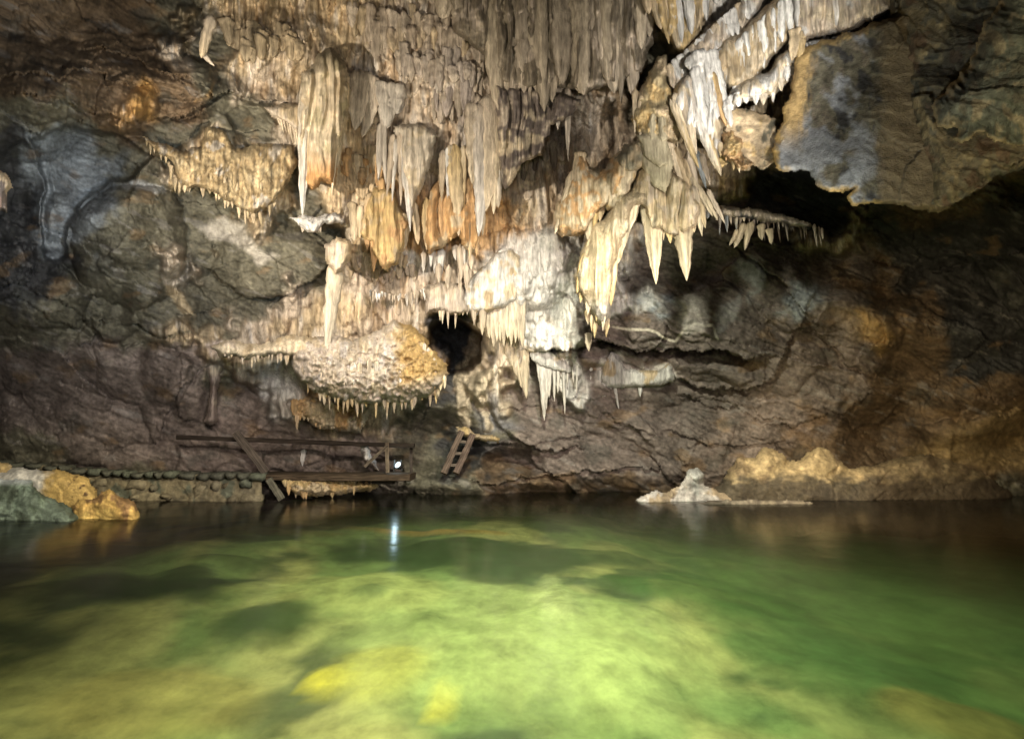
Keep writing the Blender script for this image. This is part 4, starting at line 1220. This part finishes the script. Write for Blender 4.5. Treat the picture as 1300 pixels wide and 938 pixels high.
def cascade(label, body, cols, ribs, H0, seed=0, thick=.38):
    t_ = thing("flowstone_cascade", label, "flowstone cascade", V(sum(p[0] for p in body) / len(body), sum(p[1] for p in body) / len(body), H0), "tiers of the white cascade")
    lump("tier_body", body, H0 + .3, thick, 15, M_FLOW, tone(*cols, seed=seed, streak=.4), parent=t_, back=1.0, relief=.16, mode='flow', seed=seed, warp=2.5)
    for (x0, y0, x1, y1, w_, a, b) in ribs:
        rib(t_, x0, y0, x1, y1, w_, H0 - .16, a, b, flat=.8, rings=18, point=2.2)
    return t_


cascade("tan cascade with white ribs at the very top, right of the grey curtain", [(818, -50), (905, -50), (900, 20), (888, 45), (868, 70), (855, 62), (840, 40), (828, 20)], ('T', 'Y', 'C'),
        [(812, -40, 826, 22, 12, 'T', 'T'), (822, -40, 840, 42, 11, 'T', 'T'), (832, -40, 850, 56, 10, 'T', 'Y'), (840, -40, 860, 62, 10, 'C', 'T'), (852, -40, 868, 64, 11, 'W', 'W'), (868, -40, 880, 52, 11, 'W', 'W'),
         (880, -40, 890, 40, 9, 'Y', 'T'), (890, -40, 897, 28, 11, 'W', 'W'), (904, -40, 910, 10, 10, 'O', 'W')], 8.9, 1)
up_ribs = []
for i in range(14):
    k = i / 13
    x = 852 + 96 * k
    y = 88 - 84 * k
    up_ribs.append((x - 4, y - 6, x + 5 + random.uniform(-2, 2), y + 24 + random.uniform(-4, 8), 9.5, 'W' if i % 4 else 'T', 'M' if i % 3 == 0 else 'W'))
cascade("upper tier of short white ribs along the slanting crest", [(842, 88), (866, 66), (885, 48), (905, 26), (930, 8), (960, -30), (985, -30), (960, 20), (925, 56), (900, 76), (880, 84), (866, 112), (850, 116)], ('W', 'M', 'C'), up_ribs, 8.75, 2)
rr_ = []
for i, (x0, y0, x1, y1) in enumerate([(905, 68, 922, 118), (914, 62, 927, 108), (922, 58, 934, 120), (930, 54, 944, 112), (938, 48, 950, 106), (946, 40, 956, 100), (955, 32, 962, 94), (963, 26, 970, 88),
                                     (972, 18, 977, 74), (981, 10, 984, 68), (990, 0, 994, 58), (1000, -10, 1004, 45), (1010, -20, 1013, 36), (1020, -30, 1022, 30)]):
    rr_.append((x0, y0, x1, y1, 10.5 if i % 3 else 7, (.70, .68, .64), (.70, .68, .64)))
cascade("middle tier with long white ribs over tan rock", [(895, 75), (915, 52), (945, 34), (975, 6), (1000, -30), (1030, -30), (1022, 30), (1000, 55), (985, 70), (965, 96), (945, 112), (925, 116), (908, 100)],
        ('T', (.44, .34, .21), 'C', 'T'), rr_, Hc, 3)
rr_ = [(926, 122, 930, 140, 9, 'W', 'W'), (936, 118, 938, 136, 10, 'W', 'W'), (947, 110, 948, 132, 11, 'W', 'W'), (958, 106, 960, 134, 10, 'W', 'W'), (968, 104, 970, 134, 10, 'W', 'C'), (978, 98, 982, 130, 9, 'C', 'W'),
       (988, 84, 992, 116, 9, 'W', 'C'), (996, 74, 1000, 104, 9, 'W', 'W'), (922, 126, 928, 162, 11, 'W', 'W')]
cascade("lower scalloped tier like white knuckles above the layered ledge", [(918, 130), (930, 112), (952, 98), (975, 92), (985, 74), (1000, 62), (1008, 80), (1000, 104), (985, 122), (965, 128), (945, 130), (930, 142)],
        ('W', 'C', 'W'), rr_, 8.3, 4)
rr_ = [(880, 84, 900, 180, 16, 'W', 'W'), (890, 74, 912, 160, 17, 'W', 'W'), (872, 96, 896, 190, 14, 'M', 'W'), (864, 108, 884, 196, 12, 'M', 'C'), (856, 118, 876, 196, 11, 'C', 'C'), (850, 126, 888, 214, 9, 'C', 'Y'),
       (902, 92, 922, 160, 13, 'Y', 'O'), (910, 96, 926, 150, 11, 'W', 'W'), (886, 150, 914, 222, 11, 'W', 'C'), (898, 170, 915, 224, 9, 'Y', 'C'), (900, 64, 916, 120, 16, 'W', 'W'), (882, 66, 892, 100, 22, 'W', 'W')]
cascade("brightest drapery of the white cascade, leaning down to one sharp tip", [(848, 132), (858, 104), (874, 92), (880, 72), (892, 60), (904, 72), (912, 100), (922, 140), (918, 168), (912, 200), (902, 200), (888, 180), (868, 160)],
        ('W', 'W', 'C'), rr_, 8.35, 5)
rr_ = [(1012, -40, 1014, 45, 10, 'W', 'W'), (1022, -40, 1026, 30, 12, 'W', 'C'), (1040, -40, 1046, 26, 13, 'W', 'W'), (1056, -40, 1062, 34, 13, 'M', 'W'), (1072, -40, 1078, 38, 13, 'W', 'W'), (1088, -40, 1092, 34, 13, 'W', 'M'), (1104, -40, 1108, 26, 12, 'M', 'C'), (1118, -40, 1122, 14, 10, 'C', 'Y'),
       (1010, 36, 1006, 78, 14, 'T', 'T'), (1018, 40, 1014, 76, 12, 'T', 'Y')]
cascade("white cascade folds directly above the blue slab", [(1008, -50), (1140, -50), (1134, 14), (1105, 28), (1080, 40), (1050, 46), (1025, 52), (1012, 64), (1004, 40)], ('W', 'M', 'C'), rr_, 8.5, 6)
t = thing("flowstone_patch", "ochre knobbly flowstone under the brightest drapery tip", "flowstone", V(930, 200, 8.0))
lump("crust", [(916, 170), (930, 166), (942, 176), (943, 198), (960, 208), (950, 218), (936, 216), (924, 204), (914, 196)], 8.6, .35, 12, M_FLOW, tone('Y', 'O', 'T', seed=4), parent=t, back=1.0, relief=.25, mode='cauli')
fringe(t, [(915, 182), (930, 196), (945, 208)], 10, (8, 18), (6, 9), 8.3, ['Y', 'C', 'O'])

# ------------------------------------------------------------------ white curtains below the centre
hk = hw(645, 380, .25)
t = thing("flowstone_drapery", "fan of fine white folds right above and beside the dark hole", "drapery", V(640, 370, hk))
for i in range(11):
    k = i / 10
    rib(t, 636 + 12 * k, 315, 618 + 44 * k, 392 - 10 * abs(k - .5), 9, hk, 'W', mixc('W', 'C', .5), flat=.5, rings=16, point=2)
lump("fan_crest", [(588, 360), (605, 345), (628, 320), (650, 312), (664, 325), (668, 360), (655, 385), (625, 398), (600, 402), (584, 390)], hk + .25, .4, 14, M_FLOW, tone('C', 'W', 'T', seed=12), parent=t, back=1.2, relief=.16, mode='flow')
t = thing("flowstone_drapery", "short cream curtain of parallel folds below the white fan", "drapery", V(640, 420, hk))
for i in range(10):
    rib(t, 618 + i * 5, 388 - i * 1.2, 622 + i * 4.6, 430 + 12 * math.sin(i * 1.9) ** 2, 8.5, hk + .05, mixc('C', 'W', .3), 'C', flat=.6, rings=16, point=1.8)
hr = hw(700, 460, .12, 20)
t = thing("flowstone_icing", "white icing like flow with long thin drips running down the brown wall", "flowstone", V(700, 470, hr))
lump("sheet", [(664, 425), (680, 416), (700, 418), (706, 430), (698, 445), (712, 455), (726, 466), (724, 474), (705, 472), (690, 466), (676, 460)], hr, .12, 8, M_FLOW, tone('W', 'W', 'C', seed=1), parent=t, back=.9, relief=.05, mode='smooth')
for x0, x1, y1, w_ in [(688, 691, 534, 8), (693, 694, 520, 6), (698, 697, 505, 6), (703, 704, 510, 5), (709, 708, 500, 5), (715, 717, 526, 4), (721, 720, 492, 4), (684, 686, 490, 7), (726, 728, 486, 3), (733, 732, 500, 3)]:
    rib(t, x0, 452, x1, y1, w_, hr + .02, 'W', mixc('W', 'T', .35), flat=.35, name="drip", sides=8, rings=14, point=2.2)
t = thing("flowstone_icing", "cream tongue of flowstone ending in one point below the short cream curtain", "flowstone", V(655, 460, hr))
for x0, x1, y1, w_ in [(650, 656, 478, 13), (658, 662, 492, 13), (664, 668, 506, 12), (644, 650, 465, 12), (668, 669, 490, 8), (636, 640, 450, 12)]:
    rib(t, x0, 432, x1, y1, w_, hw(660, 460, .12, 14), 'C', 'C', flat=.4, name="drip", sides=9, rings=14, point=2)
hr2 = hw(805, 470, .15, 16)
t = thing("flowstone_icing", "white and tan flow spread beneath the long dark crack", "flowstone", V(805, 472, hr2))
lump("sheet", [(762, 480), (765, 458), (776, 446), (788, 450), (795, 466), (815, 470), (835, 470), (848, 460), (856, 468), (855, 484), (835, 488), (800, 492), (770, 494)], hr2, .14, 8, M_FLOW,
     tone('W', 'W', 'T', seed=5), parent=t, back=.9, relief=.08, mode='flow')
for x0, y0, x1, y1, w_ in [(762, 470, 760, 494, 6), (768, 480, 768, 520, 7), (774, 484, 776, 512, 5), (780, 490, 786, 520, 4), (812, 482, 813, 504, 6), (750, 466, 750, 484, 4), (742, 468, 742, 486, 4), (736, 468, 737, 482, 4)]:
    rib(t, x0, y0, x1, y1, w_, hr2, 'W', 'W', flat=.4, name="drip", sides=8, rings=10, point=1.8)
t = thing("flowstone_ledge", "knobbly golden rim of flowstone just above the wooden ladder", "flowstone", V(600, 550, 11.6))
hl = hw(600, 540, .15)
lump("golden_rim", [(578, 540), (590, 540), (600, 548), (620, 552), (638, 556), (634, 562), (612, 560), (590, 554), (580, 550)], hl, .3, 6, M_FLOW, tone('T', 'Y', seed=5), parent=t, back=.6, relief=.1, mode='cauli')
rib(thing("hanging_spike", "small pale spike hanging under the boulder like bulge by the pendant", "stalactite", V(748, 428, 9.2)), 746, 422, 748, 446, 11, 9.6, 'M', 'C', name="spike")
t = thing("stalactite_pair", "slim pale stalagmite like spike with forked top at left edge of the frame", "stalactite", V(3, 240, 8.6))
lump("spike_body", [(-30, 215), (2, 216), (14, 228), (18, 238), (8, 246), (10, 262), (11, 272), (2, 268), (-6, 272), (-30, 262)], 8.6, .3, 8, M_FLOW, tone((.34, .24, .19), 'P', 'T', seed=2), parent=t, back=.4, relief=.12, mode='flow')

# ------------------------------------------------------------------ bank at the right
t_white = lambda U_, V_, d: ss(905, 880, U_ + 8 * fbm(U_ / 9, V_ / 9, 2, 3)) * .9
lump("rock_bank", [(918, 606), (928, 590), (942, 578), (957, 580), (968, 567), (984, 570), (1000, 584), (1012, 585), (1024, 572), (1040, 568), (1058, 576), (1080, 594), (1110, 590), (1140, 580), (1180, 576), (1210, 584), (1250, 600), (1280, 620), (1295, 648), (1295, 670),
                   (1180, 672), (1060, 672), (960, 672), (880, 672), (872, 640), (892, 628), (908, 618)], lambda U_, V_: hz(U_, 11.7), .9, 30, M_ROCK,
     tone((.42, .32, .18), (.46, .35, .20), (.30, .22, .13), flow=0, seed=3, blotch=.4, stain_shade=[(lambda U_, V_, d: ss(598, 614, V_ + 10 * fbm(U_ / 20, V_ / 8, 2, 3)) * .85, (.05, .045, .04)), (lambda U_, V_, d: ss(1080, 1130, U_) * .5, 'B')]),  # dark band paints shade onto the bank's lower side
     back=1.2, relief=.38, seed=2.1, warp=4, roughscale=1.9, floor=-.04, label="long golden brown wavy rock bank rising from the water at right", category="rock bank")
lump("white_rock", [(806, 638), (812, 628), (828, 622), (846, 624), (862, 616), (866, 606), (874, 596), (886, 592), (894, 602), (896, 614), (912, 622), (930, 628), (940, 645), (930, 665), (870, 668), (812, 660), (804, 645)], lambda U_, V_: hz(U_, 11.1), .4, 14, M_ROCK,
     tone('W', (.62, .56, .52), (.42, .32, .22), flow=0, seed=6, blotch=.5), back=.7, relief=.3, seed=1.1, warp=3, roughscale=2.5, floor=-.04, label="low jagged white rock at the left end of the golden bank", category="rock")
lump("low_rock_ledge", [(880, 640), (900, 634), (960, 634), (1030, 636), (1050, 648), (1040, 665), (960, 668), (880, 665)], lambda U_, V_: hz(U_, 10.55), .2, 5, M_ROCK, tone((.24, .20, .15), (.17, .14, .11), (.32, .27, .21), flow=0, seed=6), back=.8, relief=.2, seed=1.9, warp=2, floor=-.04,
     label="flat pale ledge at water level in front of the golden bank", category="rock")

# ------------------------------------------------------------------ boulders at the left
lump("boulder", [(-40, 590), (0, 586), (16, 592), (26, 602), (26, 640), (-40, 650)], lambda U_, V_: hz(U_, 9.6), .4, 10, M_ROCK, tone('Y', 'C', flow=0, seed=1), back=.6, relief=.15, roughscale=2.2, seed=1.9, floor=-.04,
     label="small sunny yellow boulder at the very left edge, behind the others", category="boulder")
yel = lambda U_, V_, d: ss(48, 70, U_ + 8 * fbm(U_ / 9, V_ / 9, 2, 3) + .3 * (V_ - 600)) * .95
lump("boulder", [(-10, 600), (20, 593), (60, 596), (90, 598), (112, 606), (124, 620), (126, 640), (116, 670), (90, 680), (40, 680), (-10, 680)], lambda U_, V_: hz(U_, 9.5), .6, 18, M_ROCK,
     tone('W', 'W', flow=0, seed=1, stain_shade=[(yel, (.46, .31, .10)), (lambda U_, V_, d: ss(.3, .5, fbm(U_ / 10, V_ / 8, 4, 4)) * ss(80, 95, U_), (.10, .06, .03))]), back=.8, relief=.3, roughscale=2.2, seed=2.9, floor=-.04,
     label="flat topped white boulder turning bright yellow on its right side", category="boulder")
lump("boulder", [(92, 642), (100, 634), (118, 634), (126, 624), (140, 622), (158, 630), (172, 636), (177, 648), (177, 664), (172, 690), (110, 700), (96, 690)], lambda U_, V_: hz(U_, 8.85), .5, 14, M_ROCK,
     tone((.50, .35, .12), (.44, .29, .10), (.22, .13, .06), flow=0, seed=9, blotch=.4), back=.7, relief=.3, roughscale=2.2, seed=3.9, floor=-.04,
     label="small bright yellow boulder lowest at the water, rightmost of the group", category="boulder")
lump("boulder", [(-60, 616), (-10, 606), (20, 608), (40, 610), (48, 622), (66, 632), (84, 640), (100, 650), (106, 662), (106, 690), (40, 705), (-60, 705)], lambda U_, V_: hz(U_, 8.9), .75, 22, M_ROCK,
     tone((.10, .13, .10), (.14, .18, .15), (.07, .09, .07), flow=0, seed=4, blotch=.5, stain_shade=[(lambda U_, V_, d: ss(618, 609, V_) * ss(45, 35, U_) * .9, (.5, .55, .6))]), back=1.0, relief=.4, roughscale=2.2, seed=4.9, floor=-.04,
     label="large grey green boulder in front at the left edge", category="boulder")

# ------------------------------------------------------------------ rubble retaining wall at the left with its stones
t = thing("retaining_wall", "old rubble stone retaining wall along the water behind the boulders", "stone wall", V(180, 640, 10.6))


def wallH(U_, V_):
    return hz(U_, 10.95) + 0 * V_


lump("wall_core", [(-60, 584), (0, 585), (80, 592), (170, 600), (330, 600), (334, 606), (334, 640), (334, 668), (200, 670), (120, 672), (-60, 675)], lambda U_, V_: wallH(U_, V_) + .03, .16, 5, M_ROCK,
     tone((.14, .12, .08), (.19, .16, .10), (.10, .105, .075), flow=0, seed=3, blotch=.5), parent=t, back=1.6, relief=.22, seed=7.9, floor=-.04, warp=2, roughscale=2.2)
stone_meshes = []
for k_ in range(6):
    su, sv = 8, 5
    TH, PH = np.meshgrid(np.linspace(0, 2 * math.pi, su, endpoint=False), np.linspace(-math.pi / 2, math.pi / 2, sv))
    ex = lambda c: np.sign(c) * np.abs(c) ** .26
    v3 = np.stack([ex(np.cos(TH)) * ex(np.cos(PH)) * .5, ex(np.sin(TH)) * ex(np.cos(PH)) * .5, ex(np.sin(PH)) * .5], -1).reshape(-1, 3)
    v3 = v3 * (1 + RNG.uniform(-.3, .16, (len(v3), 1)))
    ii = np.arange(su * sv).reshape(sv, su); jj = np.roll(ii, -1, 1)
    Q_ = np.stack([ii[:-1], jj[:-1], jj[1:], ii[1:]], -1).reshape(-1, 4)
    base = np.array([(.10, .10, .075), (.16, .14, .095), (.20, .17, .11), (.12, .13, .095), (.15, .125, .08), (.085, .085, .065)][k_])
    stone_meshes.append(mesh_quads("stone", v3, Q_, M_ROCK, np.clip(base * RNG.uniform(.8, 1.25, (len(v3), 1)), .02, .8)))


def put_stone(parent, x, y, H0, wpx, hpx, k_, depth=.3, rot=0):
    p = V(x, y, H0)
    s = (V(x + 1, y, H0) - p).length
    o = link("stone", stone_meshes[k_], parent)
    a = math.atan2(p.x, p.y)
    o.matrix_parent_inverse.identity()
    o.location = p - parent.location
    o.rotation_euler = (0, rot, -a * .2)
    o.scale = (wpx * s, depth, hpx * s)
    return o


def top_line(x):
    return float(np.interp(x, [0, 80, 170, 330], [583, 590, 598, 599]))


x = -8.0
while x < 332:
    w_ = random.uniform(9, 25)
    y = top_line(x + w_ / 2) + 5 + random.uniform(-1.5, 1.5)
    put_stone(t, x + w_ / 2, y, float(wallH(x, 0)) - .22, w_ * .93, random.uniform(9.5, 12.5), random.choice([0, 5, 3, 0]), .42, random.uniform(-.12, .12))
    x += w_
for row, (dy, hh_) in enumerate([(18, 13), (31, 12)]):
    x = -10.0 + row * 5
    while x < 330:
        w_ = random.uniform(8, 30)
        y = top_line(x) + dy + random.uniform(-5, 5)
        if y < 638 and random.random() < .6:
            put_stone(t, x + w_ / 2, y, float(wallH(x, 0)) - .13 + random.uniform(-.08, .06), w_ * .96, hh_ * random.uniform(.7, 1.25), random.choice([1, 2, 4, 3, 1, 2]), .36, random.uniform(-.5, .5))
        x += w_

# ------------------------------------------------------------------ timber walkway, ladder, lamp
BOX = [(-1, -1, -1), (1, -1, -1), (1, 1, -1), (-1, 1, -1), (-1, -1, 1), (1, -1, 1), (1, 1, 1), (-1, 1, 1)]


def beam(parent, name, x0, y0, x1, y1, H0, hpx, depth, color, n=14, label=None):
    """weathered squared timber from pixel point to pixel point, bevelled, a little crooked"""
    H0, H1 = H0 if isinstance(H0, tuple) else (H0, H0)
    H0, H1 = float(hz(x0, H0)), float(hz(x1, H1))
    p0, p1 = V(x0, y0, H0), V(x1, y1, H1)
    d = (p1 - p0); L_ = d.length; d.normalize()
    sc = (V(x0 + 1, y0, H0) - p0).length
    h_ = hpx * sc / 2
    prof = []
    for (a, b) in [(-1, -.8), (-.8, -1), (.8, -1), (1, -.8), (1, .8), (.8, 1), (-.8, 1), (-1, .8)]:
        prof.append((a * depth / 2, b * h_))
    vs3, cs = [], []
    for i in range(n + 1):
        t_ = i / n
        wob = .03 * math.sin(t_ * 7 + x0) * h_ * 4
        for (a, b) in prof:
            vs3.append(((t_ - .5) * L_, a * random.uniform(.93, 1.05), b * random.uniform(.9, 1.08) + wob * .4))
            cs.append(np.array(color) * random.uniform(.8, 1.2))
    # end caps
    Q_ = []
    for i in range(n):
        for j in range(8):
            a, b = i * 8 + j, i * 8 + (j + 1) % 8
            Q_.append((a, b, b + 8, a + 8))
    for s0 in (0, n * 8):
        q3 = [(s0, s0 + 1, s0 + 2, s0 + 3), (s0 + 3, s0 + 4, s0 + 7, s0), (s0 + 4, s0 + 5, s0 + 6, s0 + 7)]
        Q_ += [t2[::-1] for t2 in q3] if s0 == 0 else q3
    me_ = mesh_quads(name, vs3, Q_, M_WOOD, np.clip(cs, .01, .8), smooth=False)
    o = bpy.data.objects.new(name, me_)
    COL.objects.link(o)
    mid = (p0 + p1) / 2
    xax = d
    out = Vector((mid.x, mid.y, 0)).normalized()
    zax = xax.cross(out).normalized()
    if zax.z < 0:
        zax = -zax
    yax = zax.cross(xax).normalized()
    from mathutils import Matrix
    R = Matrix((xax, yax, zax)).transposed().to_4x4()
    R.translation = mid - (parent.location if parent else Vector((0, 0, 0)))
    o.matrix_local = R
    if parent:
        o.parent = parent
        o.matrix_parent_inverse.identity()
    if label:
        o['label'] = label
    return o


Hw = 11.3
t = thing("timber_walkway", "dark timber walkway with handrail and slanting braces along the water at centre left", "walkway", V(420, 603, Hw))
beam(t, "deck_board", 322, 604, 524, 605, Hw - .1, 10, .7, (.085, .06, .04))
beam(t, "deck_board", 330, 612, 500, 612, Hw + .25, 4, .3, (.05, .04, .03))
beam(t, "handrail", 226, 555, 526, 566, (Hw - .25, Hw - .1), 7, .14, (.042, .032, .025), n=20)
beam(t, "brace", 299, 549, 338, 600, Hw - .42, 11, .06, (.10, .08, .065), label="broad pale slanting plank crossing the handrail")
beam(t, "brace", 341, 608, 358, 634, Hw - .55, 9, .06, (.13, .12, .09))
beam(t, "brace", 463, 592, 492, 565, Hw - .22, 4, .05, (.15, .12, .09))
beam(t, "post", 491, 562, 492, 600, Hw - .2, 5, .08, (.20, .155, .11))
beam(t, "post", 522, 564, 522, 600, Hw + .1, 4, .08, (.07, .055, .045))
beam(t, "post", 398, 606, 392, 634, Hw + .1, 8, .1, (.05, .045, .035))

t = thing("stalactite_fringe", "rusty orange drips in the gloom under the timber walkway", "flowstone", V(430, 620, 10.9))
fringe(t, [(362, 612), (400, 612), (475, 610)], 30, (8, 20), (6, 12), 12.1, ['O', 'Y', 'T'], sides=8)
lump("fringe_root", [(360, 606), (480, 606), (482, 618), (470, 624), (400, 630), (372, 628)], 12.3, .2, 8, M_FLOW, tone('O', 'Y', 'T', seed=3), parent=t, back=.6, relief=.2, mode='cauli')
t = thing("flowstone_scrap", "pale ragged flap of stone hanging behind the thin brace", "flowstone", V(470, 578, 10.9))
lump("flap", [(457, 564), (465, 562), (470, 572), (478, 586), (480, 597), (472, 598), (464, 588), (458, 578)], 12.0, .15, 6, M_FLOW, tone('M', 'P', 'W', seed=3), parent=t, back=.25, relief=.12, mode='cauli', step=1.0)
t = thing("flowstone_scrap", "tiny white teardrop of stone under the handrail", "flowstone", V(385, 580, 10.9))
rib(t, 385, 570, 384, 592, 7, hw(385, 580, .1), 'W', 'W', name="teardrop", flat=.5, belly=.2)

Hl = 11.6
t = thing("wooden_ladder", "short wooden ladder leaning under the cream flowstone legs", "ladder", V(580, 600, Hl))
beam(t, "side_rail", 563, 601, 586, 548, (Hl - .2, Hl + .35), 8, .12, (.15, .11, .085))
beam(t, "side_rail", 579, 601, 600, 552, (Hl - .2, Hl + .35), 8.5, .12, (.14, .10, .08))
for k_ in range(3):
    f_ = (k_ + .7) / 3.4
    beam(t, "rung", 562 + 24 * f_, 601 - 52 * f_, 581 + 20 * f_, 600 - 48 * f_, Hl - .2 + .55 * f_ + .02, 3.5, .05, (.19, .15, .12), n=4)

lamp_p = V(505, 590, 11.9)
t = thing("work_lamp", "small lit lamp with bluish white light resting behind the walkway post", "lamp", lamp_p)
for nm, y0_, y1_, r0_, r1_, m_ in [("housing", .16, 0.0, .05, .105, M_METAL), ("lens", 0.0, -.015, .085, .07, M_LENS)]:
    th = np.linspace(0, 2 * math.pi, 16, endpoint=False)
    rings_ = [(y0_, .001), (y0_, r0_), ((y0_ + y1_) / 2, (r0_ + r1_) / 2 * 1.05), (y1_, r1_), (y1_ - .004, .001)]
    v3 = np.concatenate([np.stack([np.cos(th) * r_, np.full(16, yy), np.sin(th) * r_], -1) for yy, r_ in rings_])
    ii = np.arange(5 * 16).reshape(5, 16); jj = np.roll(ii, -1, 1)
    Q_ = np.stack([ii[:-1], ii[1:], jj[1:], jj[:-1]], -1).reshape(-1, 4)
    o = link(nm, mesh_quads(nm, v3, Q_, m_, np.tile([.1, .1, .1], (80, 1))), t)
    o.matrix_parent_inverse.identity()
    o.rotation_euler = (rad(-35), 0, rad(-30))
beam(t, "stand", 500, 598, 501, 584, 11.6, 2, .02, (.06, .06, .06), n=2)
beam(t, "stand", 510, 598, 509, 584, 11.6, 2, .02, (.06, .06, .06), n=2)
l = bpy.data.lights.new("work_lamp_light", 'POINT')
l.energy = 4
l.color = (.6, .85, 1)
l.shadow_soft_size = .05
lo = bpy.data.objects.new("work_lamp_light", l)
COL.objects.link(lo)
lo.location = lamp_p + Vector((0, -.12, .1))
